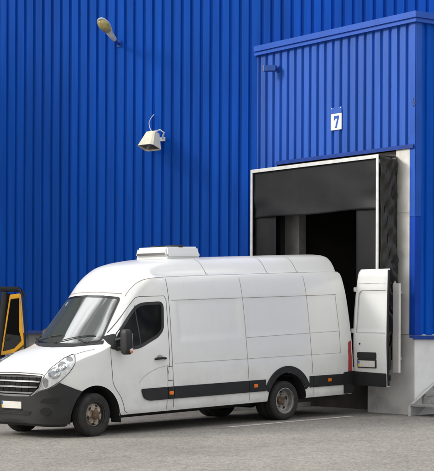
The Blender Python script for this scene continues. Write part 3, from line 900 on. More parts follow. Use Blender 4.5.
def body_mesh(inset_d=None, u0=None, u1=None, wmin=None):
    us = stations()
    if u0 is not None: us = [u for u in us if u0 <= u <= u1]
    vs = []; fs = []; m = None
    for u in us:
        sec = section(u)
        if inset_d:
            T = wt(u)
            sec = [(v * (1 - inset_d / 1.0), (w - inset_d)) for v, w in sec]
            sec = [(v, max(w, wmin)) for v, w in sec]
        sw = .20 * sstep(.45, 1.05, u) * (1 - sstep(1.6, 2.7, u))                        # windscreen is bowed in plan
        ring = [Vector((u + rear_shift(u, w) + sw * (v / .85) ** 2 * sstep(1.15, 1.5, w), -v, w)) for v, w in sec]            # left side is -y
        ring += [Vector((p.x, -p.y, p.z)) for p in reversed(ring[1:-1])]
        m = len(ring); vs += ring
    n = len(us)
    for i in range(n - 1):
        for k in range(m):
            k2 = (k + 1) % m
            fs.append((i * m + k, (i + 1) * m + k, (i + 1) * m + k2, i * m + k2))
    fs.append(tuple(range(m))); fs.append(tuple(reversed([(n - 1) * m + k for k in range(m)])))
    me = bpy.data.meshes.new('van_shell')
    me.from_pydata(vs, [], fs)
    bm = bmesh.new(); bm.from_mesh(me)
    bmesh.ops.remove_doubles(bm, verts=bm.verts, dist=1e-4)
    bmesh.ops.dissolve_degenerate(bm, dist=1e-5, edges=bm.edges)
    bmesh.ops.triangulate(bm, faces=[f for f in bm.faces if len(f.verts) > 4])
    bmesh.ops.recalc_face_normals(bm, faces=bm.faces)
    bm.to_mesh(me); bm.free()
    return me
# ------------------------------------------------------------------ the van
shell = body_mesh()
_bm = bmesh.new(); _bm.from_mesh(shell); SHELL = BVHTree.FromBMesh(_bm); _bm.free()
van = bpy.data.objects.new('delivery_van', None); COL.objects.link(van); van.matrix_world = VAN_M
tag(van, 'white high roof panel van backed up to the loading bay with a rear door open', 'van')

# projections of flat outlines onto the shell
def P_side(s):               # s = +1 left side, -1 right side ; (u, w)
    def f(a, b): return Vector((a, -3 * s, b)), Vector((0, s, 0))
    return f
def P_cyl(s):                # wraps round the nose ; (arc, w)
    def f(a, b):
        d = Vector((math.cos(a), s * math.sin(a), 0))
        return Vector((1.1, 0, b)) - d * 3, d
    return f
def P_front(s):              # (v, w) from straight ahead
    def f(a, b): return Vector((-2, -a * s, b)), Vector((1, 0, 0))
    return f
def P_top(s):                # (u, v) from above
    def f(a, b): return Vector((a, -b * s, 5)), Vector((0, 0, -1))
    return f
def cast(pr, a, b, off):
    o, d = pr(a, b)
    l, n, i, _ = SHELL.ray_cast(o, d)
    if l is None: 
        return None, d
    if n.dot(d) > 0: n = -n
    return l + n * off, n
def map_bm(bm, pr, off, back):
    bad = []
    for v in bm.verts:
        p, n = cast(pr, v.co.x, v.co.y, off)
        if p is None: bad.append(v)
        else: v.co = p; v.normal = n
    if bad: bmesh.ops.delete(bm, geom=bad, context='VERTS')
def decal(name, poly, pr, off, mat, parent, grid=.05, back=.02, smooth=True):
    bm = bmesh.new()
    vs = [bm.verts.new((a, b, 0)) for a, b in poly]; bm.faces.new(vs)
    xs = [p[0] for p in poly]; ys = [p[1] for p in poly]
    g = grid
    for k in range(1, int((max(xs) - min(xs)) / g) + 1):
        bmesh.ops.bisect_plane(bm, geom=bm.verts[:] + bm.edges[:] + bm.faces[:], plane_co=(min(xs) + k * g, 0, 0), plane_no=(1, 0, 0))
    for k in range(1, int((max(ys) - min(ys)) / g) + 1):
        bmesh.ops.bisect_plane(bm, geom=bm.verts[:] + bm.edges[:] + bm.faces[:], plane_co=(0, min(ys) + k * g, 0), plane_no=(0, 1, 0))
    # subdivide the long border edges too
    for _ in range(3):
        es = [e for e in bm.edges if e.calc_length() > g * 1.5]
        if not es: break
        bmesh.ops.subdivide_edges(bm, edges=es, cuts=1)
    nrm = {}
    bad = []
    for v in bm.verts:
        p, n = cast(pr, v.co.x, v.co.y, off)
        if p is None: bad.append(v)
        else: v.co = p; nrm[v] = n
    if bad: bmesh.ops.delete(bm, geom=bad, context='VERTS')
    bm.normal_update()
    # face the same way as the shell
    for f in bm.faces:
        if f.normal.dot(nrm[f.verts[0]]) < 0: f.normal_flip()
    if back:
        be = [e for e in bm.edges if len(e.link_faces) == 1]
        bv = {v for e in be for v in e.verts}
        dup = {v: bm.verts.new(v.co - nrm[v] * back) for v in bv}
        for e in be:
            l = e.link_loops[0]; a, b = l.vert, l.link_loop_next.vert
            f = bm.faces.new((b, a, dup[a], dup[b]))
    me = bpy.data.meshes.new(name)
    for f in bm.faces: f.smooth = smooth
    bm.to_mesh(me); bm.free()
    if smooth: smooth_angle(me, 40)
    return link(name, me, mat, parent)
def resample(pts, step, closed=False):
    out = []; P = list(pts) + ([pts[0]] if closed else [])
    for (a, b), (c, d) in zip(P, P[1:]):
        L = math.hypot(c - a, d - b); n = max(1, int(L / step))
        out += [(a + (c - a) * k / n, b + (d - b) * k / n) for k in range(n)]
    if not closed: out.append(P[-1])
    return out
def strips(mb, lines, pr, width, off, step=.04, closed=False):
    """narrow ribbons following outlines on the shell"""
    for ln in lines:
        p = resample(ln, step, closed); n = len(p)
        L = []; Rr = []
        for i in range(n):
            a = p[(i - 1) % n] if (closed or i) else p[0]; b = p[(i + 1) % n] if (closed or i < n - 1) else p[-1]
            dx, dy = b[0] - a[0], b[1] - a[1]; l = math.hypot(dx, dy) or 1
            nx, ny = -dy / l * width / 2, dx / l * width / 2
            q, m1 = cast(pr, p[i][0] + nx, p[i][1] + ny, off); r, m2 = cast(pr, p[i][0] - nx, p[i][1] - ny, off)
            L.append(q); Rr.append(r)
        for i in range(n if closed else n - 1):
            j = (i + 1) % n
            if None in (L[i], L[j], Rr[i], Rr[j]): continue
            mb.add([L[i], L[j], Rr[j], Rr[i]], [(0, 1, 2, 3)])
def rounded(poly, r, n=5):
    out = []; m = len(poly)
    for i in range(m):
        p = Vector(poly[i]); a = Vector(poly[i - 1]); b = Vector(poly[(i + 1) % m])
        rr = r[i] if isinstance(r, (list, tuple)) else r
        da, db = (a - p), (b - p); la, lb = da.length, db.length
        k = min(rr, la * .45, lb * .45)
        if k < 1e-4: out.append(tuple(p)); continue
        s, e = p + da.normalized() * k, p + db.normalized() * k
        for t in range(n + 1):
            t /= n
            q = s * (1 - t) ** 2 + p * 2 * t * (1 - t) + e * t * t
            out.append(tuple(q))
    return out
def arc(cx, cy, r, a0, a1, n=18): return [(cx + r * math.cos(R(lerp(a0, a1, k / n))), cy + r * math.sin(R(lerp(a0, a1, k / n)))) for k in range(n + 1)]

# --- shell with wheel arches, cabin, load space and windows cut out
WIN = rounded([(1.345, 1.37), (1.80, 1.365), (2.22, 1.535), (2.335, 1.64), (2.368, 2.075), (1.935, 2.06), (1.372, 1.57)], [.02, .12, .10, .12, .09, .12, .06])
WSC = [(-.80, 1.485), (-.40, 1.455), (0, 1.445), (.40, 1.455), (.80, 1.485), (.665, 2.165), (.35, 2.195), (0, 2.205), (-.35, 2.195), (-.665, 2.165)]
WSC = rounded(WSC, [.05, 0, 0, 0, .05, .05, 0, 0, 0, .05])
body = link('body', shell, [M['paint'], M['well'], M['cab_in'], M['under']], van)
ARCH_F, ARCH_R = (.865, .31, .50), (5.20, .30, .485)
def cutter(mb, mi):
    me = mb.mesh('cut'); 
    for k in range(4): me.materials.append([M['paint'], M['well'], M['cab_in'], M['under']][k])
    me.polygons.foreach_set('material_index', [mi] * len(me.polygons))
    o = bpy.data.objects.new('cut', me); COL.objects.link(o); o.matrix_world = VAN_M
    return o
cuts = []
for cx, cy, r in (ARCH_F, ARCH_R):
    for s in (1, -1):
        mb = MB()
        n = 48; ri = .56 if cx < 2 else .44
        ring = [(cx + r * math.cos(2 * math.pi * k / n), cy + r * math.sin(2 * math.pi * k / n)) for k in range(n)]
        mb.prism([(a, -s * ri, b) for a, b in ring], (0, -s * .9, 0)); cuts.append(cutter(mb, 1))
cab = body_mesh(.075, 1.04, 2.40, .78)
for k in range(4): cab.materials.append([M['paint'], M['well'], M['cab_in'], M['under']][k])
cab.polygons.foreach_set('material_index', [2] * len(cab.polygons))
o = bpy.data.objects.new('cut', cab); COL.objects.link(o); o.matrix_world = VAN_M; cuts.append(o)
mb = MB(); mb.box((4.95, 0, 1.545), (4.6, 1.70, 1.85)); cuts.append(cutter(mb, 2))
mb = MB(); mb.prism([(a, -1.4, b) for a, b in WIN], (0, 2.8, 0)); cuts.append(cutter(mb, 2))
mb = MB(); mb.prism([(.4, -a, b) for a, b in WSC], (1.45, 0, 0)); cuts.append(cutter(mb, 2))
bpy.context.view_layer.update()
for c in cuts:
    md = body.modifiers.new('cut', 'BOOLEAN'); md.operation = 'DIFFERENCE'; md.solver = 'EXACT'; md.object = c; md.material_mode = 'INDEX'
bpy.context.view_layer.update()
dg = bpy.context.evaluated_depsgraph_get()
me2 = bpy.data.meshes.new_from_object(body.evaluated_get(dg))
body.modifiers.clear(); body.data = me2
for c in cuts: bpy.data.objects.remove(c)
for p in me2.polygons:
    if p.material_index == 0 and p.center.z < .32 and p.normal.z < -.6: p.material_index = 3
    if p.material_index == 0 and p.center.x < .60 and p.center.z < .55: p.material_index = 3
smooth_angle(me2, 32)
me2.name = 'van_body'

# --- glass, window seals
ws_ = decal('windscreen', WSC, P_front(1), .004, M['windscreen'], van, grid=.06, back=0)
mb = MB(); strips(mb, [WSC], P_front(1), .034, .0065, closed=True)
mb.build('seal', M['gloss_black'], ws_, fix=False)
mb = MB()
for a in (-.62, .05):                           # wiper arms lying on the glass
    pts = []
    for k in range(9):
        t = k / 8; p, n = cast(P_front(1), a + .62 * t, 1.49 + .085 * math.sin(t * 1.6), .02); pts.append(p)
    mb.tube(pts, .008, 6)
    q, n = cast(P_front(1), a + .60, 1.455, .03); r_, n = cast(P_front(1), a + .33, 1.53, .035); mb.tube([q, r_], .009, 6)
mb.build('wipers', M['plastic'], van)
mb = MB(); 
COWL = [(-.88, 1.445), (-.45, 1.41), (0, 1.40), (.45, 1.41), (.88, 1.445), (.845, 1.50), (.42, 1.472), (0, 1.458), (-.42, 1.472), (-.845, 1.50)]
decal('cowl_panel', COWL, P_front(1), .006, M['plastic'], van, grid=.06, back=.012)
for s in (1, -1):
    g = decal('side_window', WIN, P_side(s), .003, M['side_glass'], van, grid=.08, back=0)
    mb = MB(); strips(mb, [WIN], P_side(s), .05, .0055, closed=True)
    strips(mb, [[(1.84, 1.38), (1.865, 2.04)]], P_side(s), .022, .0055)
    mb.build('seal', M['gloss_black'], g, fix=False)

# --- shut lines and pressed creases
for s in (1, -1):
    ps = P_side(s)
    mb = MB()
    door = [(1.30, 1.62), (1.215, 1.50), (1.205, 1.25), (1.222, .83), (1.30, .70), (1.385, .60), (1.44, .47), (1.46, .37), (1.50, .345), (2.36, .332)]
    strips(mb, [rounded(door, .05)[6:-6]], ps, .0085, .003)
    strips(mb, [[(2.515, 2.46), (2.515, 2.2), (2.51, 1.3), (2.515, .36)], [(1.30, 1.62), (1.88, 2.165), (1.96, 2.185), (2.42, 2.185), (2.455, 2.12), (2.455, 1.40), (2.45, 1.1), (2.40, .9), (2.385, .62), (2.36, .332)]], ps, .008, .003)
    if s == 1:
        strips(mb, [[(2.395, 1.03), (2.50, 1.03)], [(2.395, .80), (2.505, .80)], [(2.395, 1.02), (2.395, .81)]], ps, .009, .0032)
    mb.build('door_gaps', M['gap'], van, fix=False)
    mb = MB()
    strips(mb, [[(2.56, 2.108), (6.58, 2.118)], [(4.20, 2.46), (4.21, 2.1), (4.235, 1.3), (4.25, .72)], [(5.79, 2.46), (5.80, 2.1), (5.83, 1.3), (5.85, .74)], [(4.26, .49), (4.265, .34)], [(5.86, .49), (5.865, .34)], [(6.55, 2.12), (6.60, 1.45), (6.60, 1.07)]], ps, .007, .003)
    mb.build('panel_seams', M['seam'], van, fix=False)
    mb = MB()
    strips(mb, [[(2.56, 1.074), (6.62, 1.066)], [(4.24, 1.432), (6.58, 1.46)], [(1.77, .80), (1.86, .885), (2.02, .965), (2.20, 1.02), (2.40, 1.05)]], ps, .008, .0025)
    mb.build('creases', M['seam_soft'], van, fix=False)
for s in (1, -1):
    for x in (3.50, 4.96, 5.72):
        mb = MB(); strips(mb, [[(x, .50), (x + .03, .70), (x + .05, .80)]], P_top(s), .010, .003)
        mb.build('roof_seam', M['seam'], van, fix=False)

# --- side rubbing strips, rear arch trim, side markers
def stripe(s, poly): return decal('rubbing_strip', poly, P_side(s), .020, M['plastic'], van, grid=.09, back=.03)
for s in (1, -1):
    stripe(s, rounded([(1.80, .70), (2.375, .70), (2.375, .50), (1.98, .50), (1.86, .54)], [.05, .01, .01, .04, .08]))
    stripe(s, [(2.395, .70), (2.50, .70), (2.50, .50), (2.395, .50)])
    stripe(s, [(2.525, .70), (4.24, .695), (4.245, .495), (2.525, .50)])
    stripe(s, [(4.26, .695), (4.655, .693), (4.655, .495), (4.265, .495)])
    stripe(s, [(5.765, .69), (5.845, .69), (5.85, .49), (5.765, .49)])
    stripe(s, [(5.865, .69), (6.64, .685), (6.65, .487), (5.87, .49)])
    cx, cy, r = ARCH_R
    ringp = arc(cx, cy, r + .115, 158, 22, 24) + arc(cx, cy, r + .002, 20, 160, 24)
    decal('arch_trim', ringp, P_side(s), .024, M['plastic'], van, grid=.07, back=.04)
    for u, w in ((2.45, .60), (4.40, .60), (6.27, .598)):
        c, n = cast(P_side(s), u, w, .02)
        mb = MB(); mb.box(c + Vector((0, -s * .004, 0)), (.095, .022, .058)); mb.build('side_marker', M['orange'], van, bevel=.008)
# filler flap and door handle
decal('filler_flap', rounded([(2.40, 1.02), (2.50, 1.02), (2.50, .81), (2.40, .81)], .015), P_side(1), .0028, M['paint'], van, grid=.1, back=.0)
for s in (1, -1):
    c, n = cast(P_side(s), 2.24, 1.17, 0)
    mb = MB()
    pts = [Vector((2.12 + .25 * t, c.y - s * (.012 + .028 * math.sin(math.pi * min(1, max(0, t)))), 1.165 + .012 * math.sin(math.pi * t))) for t in [k / 10 for k in range(11)]]
    mb.tube(pts, [.012] + [.02] * 9 + [.014], 8)
    h = mb.build('door_handle', M['plastic'], van, smooth=50)
    decal('handle_bowl', [(2.24 + .075 * math.cos(t * .3927), 1.185 + .045 * math.sin(t * .3927)) for t in range(16)], P_side(s), .003, M['seam_soft'], h, back=0)
    h.children[0].matrix_parent_inverse = Matrix.Identity(4)

# --- nose: bumper, grille, headlights, number plate
def cyl(pts): return [(R(a), b) for a, b in pts]
BMP = cyl([(-58.5, .62), (-63.2, .735), (-58, .775), (-46.3, .885), (-43, .84), (-38, .79), (-28.5, .735), (-23.5, .675), (-10, .665), (0, .663), (10, .665), (23.5, .675), (28.5, .735), (38, .79), (43, .84), (46.3, .885), (58, .775), (63.2, .735), (58.5, .62),
           (55.2, .48), (53.6, .36), (53.0, .235), (35, .24), (15, .265), (0, .27), (-15, .265), (-35, .24), (-53.0, .235), (-53.6, .36), (-55.2, .48)])
bump = decal('bumper', BMP, P_cyl(1), .028, M['plastic'], van, grid=.045, back=.06)
def on_bumper(name, poly, off, mat, back=.015, par=bump): return decal(name, cyl(poly), P_cyl(1), off, mat, par, grid=.04, back=back)
on_bumper('lower_intake', [(-24, .44), (-21, .375), (21, .375), (24, .44)], .0305, M['gloss_black'], 0)
for k in range(2):
    on_bumper('intake_slat', [(-22, .432 - .028 * k), (22, .432 - .028 * k), (21.8, .42 - .028 * k), (-21.8, .42 - .028 * k)], .038, M['plastic'])
for s in (1, -1):
    on_bumper('side_intake', [(s * 31, .575), (s * 34, .64), (s * 47, .655), (s * 44.5, .565)], .031, M['gloss_black'], 0)
    on_bumper('fog_light', [(s * 35.6 + 4.2 * math.cos(k * .393), .44 + .062 * math.sin(k * .393)) for k in range(16)], .036, M['gloss_black'])
pl_ = on_bumper('number_plate', [(-12.2, .48), (-12.2, .588), (13.4, .588), (13.4, .48)], .040, M['plate_white'])
on_bumper('plate_band', [(-12.0, .484), (-12.0, .532), (-10.0, .532), (-10.0, .484)], .0425, M['plate_yellow'], 0, pl_)
on_bumper('plate_band', [(-12.0, .533), (-12.0, .584), (-10.0, .584), (-10.0, .533)], .0425, M['plate_blue'], 0, pl_)
on_bumper('plate_frame', [(-13, .46), (-13, .479), (14, .479), (14, .46)], .043, M['gloss_black'], .02, pl_)
# grille
GR = [(-23, .69), (-30.5, .80), (-34, .975), (-31, .995), (-15, 1.005), (0, 1.01), (15, 1.005), (31, .995), (34, .975), (30.5, .80), (23, .69)]
gri = decal('grille', cyl(GR), P_cyl(1), .006, M['grille_black'], van, grid=.04, back=.01)
def gbar(w0, w1, a0, a1, off=.022, mat=None):
    k = 10
    pts = [(lerp(-a0, a0, i / k), w0) for i in range(k + 1)] + [(lerp(a1, -a1, i / k), w1) for i in range(k + 1)]
    return decal('grille_bar', cyl(pts), P_cyl(1), off, mat or M['silver'], gri, grid=.06, back=.02)
gbar(.718, .740, 23.4, 25.3); gbar(.806, .828, 28.5, 29.5); gbar(.892, .913, 31.0, 31.7)
gbar(.676, .700, 21.5, 23, .028); gbar(.962, .985, 32.6, 33, .014, M['plastic'])
mb = MB()
pr_ = P_cyl(1)
for a in range(-28, 29, 8): strips(mb, [[(R(a), .70), (R(a), .97)]], pr_, .014, .016)
mb.build('grille_ribs', M['grille_black'], gri, fix=False)
edge = cyl([(-34.5, .985), (-31, .80), (-23.5, .682)])
for e_ in (edge, [(-a, b) for a, b in edge]):
    mb = MB(); strips(mb, [e_], pr_, .02, .024); mb.build('grille_frame', M['silver'], gri, fix=False)
HL = [(28.5, .748), (31.5, .84), (34.1, .961), (39.3, 1.105), (49.3, 1.243), (58.2, 1.300), (59.6, 1.285), (58.0, 1.165), (54.2, 1.052), (46.2, .897), (38.1, .800)]
for s in (1, -1):
    hl = decal('headlight', rounded(cyl([(s * a, b) for a, b in HL]), .03), P_cyl(1), .010, M['lens_clear'], van, grid=.04, back=.02)
    mb = MB(); strips(mb, [rounded(cyl([(s * a, b) for a, b in HL]), .03)], P_cyl(1), .008, .012, closed=True); mb.build('lens_rim', M['gloss_black'], hl, fix=False)
    def blob(name, a, b, ra, rb, off, mat, rot=0):
        pts = []
        for k in range(20):
            t = k * math.pi / 10; x, y = ra * math.cos(t), rb * math.sin(t)
            pts.append((a + x * math.cos(rot) - y * math.sin(rot), b + x * math.sin(rot) + y * math.cos(rot)))
        return decal(name, cyl([(s * x, y) for x, y in [(p[0], p[1]) for p in pts]]), P_cyl(1), off, mat, hl, grid=.05, back=.004)
    blob('reflector_bowl', 42.5, 1.03, 4.6, .085, .013, M['bulb_dark']); blob('bulb', 42.3, 1.025, 2.2, .042, .017, M['chrome'])
    blob('reflector_bowl', 48.5, 1.135, 3.4, .062, .013, M['bulb_dark']); blob('bulb', 48.5, 1.13, 1.6, .03, .017, M['chrome'])
    blob('indicator', 54.5, 1.232, 2.6, .034, .014, M['bulb_dark']); blob('lens_ridge', 36.0, .885, 2.0, .075, .013, M['bulb_dark']); blob('lens_ridge', 33.0, .815, 1.0, .04, .014, M['chrome'])
# bonnet shut lines
mb = MB()
strips(mb, [cyl([(-34.5, 1.0), (-31, 1.018), (-15, 1.03), (0, 1.035), (15, 1.03), (31, 1.018), (34.5, 1.0)])], pr_, .012, .003)
for s in (1, -1):
    strips(mb, [[(.62, .79), (.80, .83), (.98, .88)], [(.62, .79), (.45, .72)]], P_top(s), .010, .003)
mb.build('bonnet_gaps', M['gap'], van, fix=False)
# front trim over the windscreen: drip line between roof moulding and glass
mb = MB(); strips(mb, [[(-.66, 2.235), (-.35, 2.262), (0, 2.27), (.35, 2.262), (.66, 2.235)]], P_front(1), .010, .003)
mb.build('roof_moulding_gap', M['seam'], van, fix=False)

# seam where the roof moulding meets the side shell, from the windscreen corner to the tail
ML = VAN_I.to_3x3()
edge = []
px_ = [(124.8, 296.5), (129, 290), (135.5, 283.4), (142, 280), (150, 278.2), (165, 277), (200, 275.4), (240, 274.2), (290, 272.8), (335, 271.6)]
fine = []
for (a, b), (c, d) in zip(px_, px_[1:]):
    fine += [(lerp(a, c, k / 6), lerp(b, d, k / 6)) for k in range(6)]
for _ in range(2): fine = [fine[0]] + [tuple((fine[i - 1][q] + 2 * fine[i][q] + fine[i + 1][q]) / 4 for q in (0, 1)) for i in range(1, len(fine) - 1)] + [fine[-1]]
for a, b in fine:
    l, n, i, _ = SHELL.ray_cast(VAN_I @ CAM, (ML @ ray(a, b)).normalized())
    if l is not None: edge.append((l, n if n.z > -0.5 else -n))
for s in (1, -1):
    mb = MB(); Lq = []
    for k, (l, n) in enumerate(edge):
        t = (edge[min(k + 1, len(edge) - 1)][0] - edge[max(k - 1, 0)][0]).normalized(); w_ = t.cross(n).normalized() * .0045
        Lq.append((l + n * .003 + w_, l + n * .003 - w_))
    f = (lambda p: p) if s == 1 else (lambda p: Vector((p.x, -p.y, p.z)))
    for (a, b), (c, d) in zip(Lq, Lq[1:]): mb.add([f(a), f(c), f(d), f(b)], [(0, 1, 2, 3)])
    mb.build('roof_moulding_seam', M['seam'], van, fix=False)

# --- mirrors
for s in (1, -1):
    base = decal('mirror', rounded([(1.215, 1.555), (1.36, 1.60), (1.40, 1.40), (1.56, 1.345), (1.52, 1.31), (1.22, 1.37)], .02), P_side(s), .016, M['plastic'], van, grid=.07, back=.02)
    mb = MB()
    prof = [(1.275, .06, .05), (1.30, .085, .065), (1.36, .10, .075), (1.50, .10, .075), (1.60, .09, .07), (1.655, .07, .06), (1.675, .04, .04)]
    n = 20; rings = []
    fold = s < 0                                  # the far one is folded back along the window
    mu, mv = (1.58, 1.075) if fold else (1.40, 1.165)
    for z, hu, hv in prof:
        if fold: hu, hv = hv * .8, hu * 1.2
        rings.append([Vector((mu + (hv * 1.0) * abs(math.cos(t)) ** .6 * math.copysign(1, math.cos(t)), -s * (mv + hu * abs(math.sin(t)) ** .6 * math.copysign(1, math.sin(t))), z)) for t in [2 * math.pi * k / n for k in range(n)]])
    mb.add([p for r_ in rings for p in r_], [(i * n + k, i * n + (k + 1) % n, (i + 1) * n + (k + 1) % n, (i + 1) * n + k) for i in range(len(rings) - 1) for k in range(n)] + [tuple(range(n)), tuple((len(rings) - 1) * n + k for k in range(n))])
    mb.build('mirror_housing', M['plastic'], base, smooth=50)
    mb = MB()
    for z in (1.38, 1.52): mb.tube([(1.34, -s * .98, z - .02), (1.37, -s * 1.06, z), (1.39, -s * 1.12, z)], [.035, .03, .035], 10)
    mb.build('mirror_arm', M['plastic'], base, smooth=50)
    if fold: continue
    mb = MB(); mb.box((1.473, -s * 1.165, 1.48), (.006, .14, .26)); mb.build('mirror_glass', M['chrome'], base, bevel=.002)
    mb = MB(); mb.box((1.42, -s * 1.262, 1.335), (.07, .02, .085), M=Matrix.Rotation(R(-25), 3, 'Y')); mb.build('indicator', M['lamp_white'], base, bevel=.01)
    mb = MB(); mb.box((1.415, -s * 1.274, 1.32), (.04, .01, .04)); mb.build('indicator_bulb', M['orange'], base, bevel=.004)

# --- cabin
mb = MB()
mb.box((1.32, 0, 1.18), (.5, 1.72, .34)); mb.box((1.22, 0, 1.38), (.34, 1.66, .07)); mb.box((1.42, -.38, 1.40), (.22, .42, .10))
mb.build('dashboard', M['cab_in'], van, bevel=.03)
for v in (-.45, .25, .62):
    mb = MB(); mb.box((2.0, v, .95), (.5, .44, .16)); mb.box((2.24, v, 1.36), (.13, .44, .72), M=Matrix.Rotation(R(8), 3, 'Y')); mb.box((2.30, v, 1.80), (.09, .26, .18))
    mb.build('cab_seat', M['seat_cloth'], van, bevel=.05, smooth=40)
mb = MB()
rm = Matrix.Translation((1.62, -.42, 1.36)) @ Matrix.Rotation(R(62), 4, 'Y') @ Matrix.Rotation(R(90), 4, 'X')
mb.lathe([(.20 + .017 * math.cos(t), .017 * math.sin(t)) for t in [k * math.pi / 4 for k in range(8)]], 28, rm, closed=True)
mb.tube([rm @ Vector((-.19, 0, 0)), rm @ Vector((.19, 0, 0))], .018); mb.tube([rm @ Vector((0, 0, 0)), Vector((1.42, -.42, 1.27))], .03)
mb.build('steering_wheel', M['gloss_black'], van, smooth=50)
mb = MB(); mb.box((1.20, .28, 1.428), (.20, .30, .012)); mb.box((1.24, -.05, 1.43), (.22, .24, .014), M=Matrix.Rotation(R(14), 3, 'Z'))
mb.box((1.26, .55, 1.425), (.2, .2, .01), M=Matrix.Rotation(R(-20), 3, 'Z'))
mb.build('papers', M['paper'], van)
p, n = cast(P_front(1), -.56, 2.08, -.004)
decal('windscreen_sticker', [(-.60, 2.06), (-.60, 2.12), (-.53, 2.12), (-.53, 2.06)], P_front(1), -.006, M['paper'], ws_, back=0)

# --- roof cooling unit
ac = []
mb = MB()
def acb(u0, u1, v0, v1, z0, z1, fr=.06):
    vs = [(u0, v0, z0), (u0, v1, z0), (u1, v1, z0), (u1, v0, z0), (u0 + fr, v0 + .03, z1), (u0 + fr, v1 - .03, z1), (u1 - .02, v1 - .03, z1), (u1 - .02, v0 + .03, z1)]
    mb.add([Vector(p) for p in vs], [(0, 1, 2, 3), (4, 5, 6, 7), (0, 1, 5, 4), (1, 2, 6, 5), (2, 3, 7, 6), (3, 0, 4, 7)])
acb(2.98, 3.76, -.41, .41, 2.845, 3.005, .03)
cool = mb.build('cooling_unit', M['paint'], van, bevel=.03, smooth=40)
mb = MB(); mb.hexa((2.978, -.36, 2.865), (.0, .72, 0), (.02, 0, .062), (.01, 0, 0)); mb.build('intake_slot', M['gloss_black'], cool)
mb = MB(); mb.box((3.38, -.41, 2.862), (.70, .03, .05)); mb.box((3.375, 0, 2.79), (.73, .79, .115)); mb.build('side_skirt', M['paint'], cool, bevel=.008)
for v in (-.19, .19):
    mb = MB()
    mb.lathe([(.0, .03), (.14, .03), (.165, .022), (.17, -.01)], 24, Matrix.Translation((3.36, v, 3.005)) @ Matrix(((1, 0, 0, 0), (0, 0, 1, 0), (0, 1, 0, 0), (0, 0, 0, 1))))
    mb.build('fan_cover', M['plastic'], cool, smooth=40)

# --- wheels
def make_wheel(u, v, w, steer, s, front):
    """axis along local y; s=+1 left side (outer face towards -y)"""
    base = Matrix.Translation((u, -s * v, w)) @ Matrix.Rotation(R(steer), 4, 'Z') @ (Matrix.Rotation(math.pi, 4, 'Z') if s < 0 else Matrix.Identity(4))
    r = .346; hw = .105 if front else .10
    # outer face is towards -y
    rim_r = .215
    mb = MB()
    if front:
        prof = [(.178, -hw + .050), (.168, -hw + .052), (.15, -hw + .025), (.09, -hw + .012), (.075, -hw + .02), (0, -hw + .02)]
    else:
        prof = [(rim_r, -hw + .0), (rim_r + .012, -hw + .003), (rim_r + .008, -hw + .02), (rim_r - .02, -hw + .03), (rim_r - .032, -hw + .10), (.155, -hw + .12), (.135, -hw + .135), (.10, -hw + .13), (.0, -hw + .13)]
    mb.lathe(prof, 40, base)
    if not front: mb.lathe([(rim_r - .02, -hw + .03), (rim_r - .02, hw)], 40, base)
    wheel = mb.build('wheel', M['rust'] if front else M['rim_steel'], van, smooth=35)
    if front:
        lb = MB(); lb.lathe([(rim_r, -hw + .0), (rim_r + .012, -hw + .003), (rim_r + .008, -hw + .02), (rim_r - .018, -hw + .025), (rim_r - .022, -hw + .055), (.17, -hw + .06)], 40, base); lb.lathe([(rim_r - .02, -hw + .03), (rim_r - .02, hw)], 40, base)
        lb.build('rim_lip', M['rim_dark'], wheel, smooth=35)
    tb = MB()
    shoulder = [(rim_r + .005, -hw + .008), (rim_r + .03, -hw - .006), (rim_r + .075, -hw - .010), (r - .03, -hw - .002), (r - .012, -hw + .012), (r - .004, -hw + .03)]
    pr = list(shoulder)
    y = -hw + .035
    for g in (-.055, -.018, .018, .055):
        pr += [(r, g - .006), (r - .009, g - .004), (r - .009, g + .004), (r, g + .006)]
    pr += [(a, -b) for a, b in reversed(shoulder)]
    tb.lathe(pr, 56, base)
    tb.build('tyre', M['tyre'], wheel, smooth=35, merge=False)
    hb = MB()
    y0 = -hw + (.018 if front else .128)
    hb.lathe([(.075, y0 + .01), (.072, y0 - .028), (.055, y0 - .040), (.03, y0 - .045), (0, y0 - .045)], 24, base)
    for k in range(6):
        t = k * math.pi / 3 + .3
        hb.tube([base @ Vector((.105 * math.cos(t), y0 + .01, .105 * math.sin(t))), base @ Vector((.105 * math.cos(t), y0 - .018, .105 * math.sin(t)))], .016, 6)
    hb.build('hub', M['rust_dark'], wheel, smooth=35)
    hh = MB(); nh = 6 if front else 5
    for k in range(nh):
        t = k * 2 * math.pi / nh + .25; rr = .145 if front else .152
        yy = -hw + (.022 if front else .115)
        c = [base @ Vector((rr * math.cos(t) + a * math.cos(t) - b * math.sin(t), yy - .004, rr * math.sin(t) + a * math.sin(t) + b * math.cos(t))) for a, b in [(.017 * math.cos(q), .034 * math.sin(q)) for q in [j * math.pi / 6 for j in range(12)]]]
        nrm = (base.to_3x3() @ Vector((0, 1, 0))) * .008
        hh.prism(c, nrm)
    hh.build('hand_holes', M['well'], wheel)
    return wheel
for s in (1, -1):
    make_wheel(.865, .885, .345, 6, s, True)
    make_wheel(5.17, .885, .293, 0, s, False)
    make_wheel(5.17, .655, .293, 0, -s, False) if False else make_wheel(5.17, .655, .293, 0, s, False)
mb = MB(); mb.tube([(5.17, -.8, .29), (5.17, .8, .29)], .06); mb.tube([(.865, -.8, .345), (.865, .8, .345)], .04)
mb.tube([(5.17, -.16, .29), (5.17, .16, .29)], .15, 14); mb.tube([(1.9, 0, .30), (5.1, 0, .29)], .045)
for v in (-.42, .42): mb.box((4.2, v, .27), (5.0, .07, .12))
mb.build('axles', M['under'], van)
mb = MB(); mb.box((3.0, .60, .24), (2.9, .62, .20)); mb.build('shade_pan', M['under'], van, bevel=.05)  # long underbody pan, added to block light and deepen shade under the van
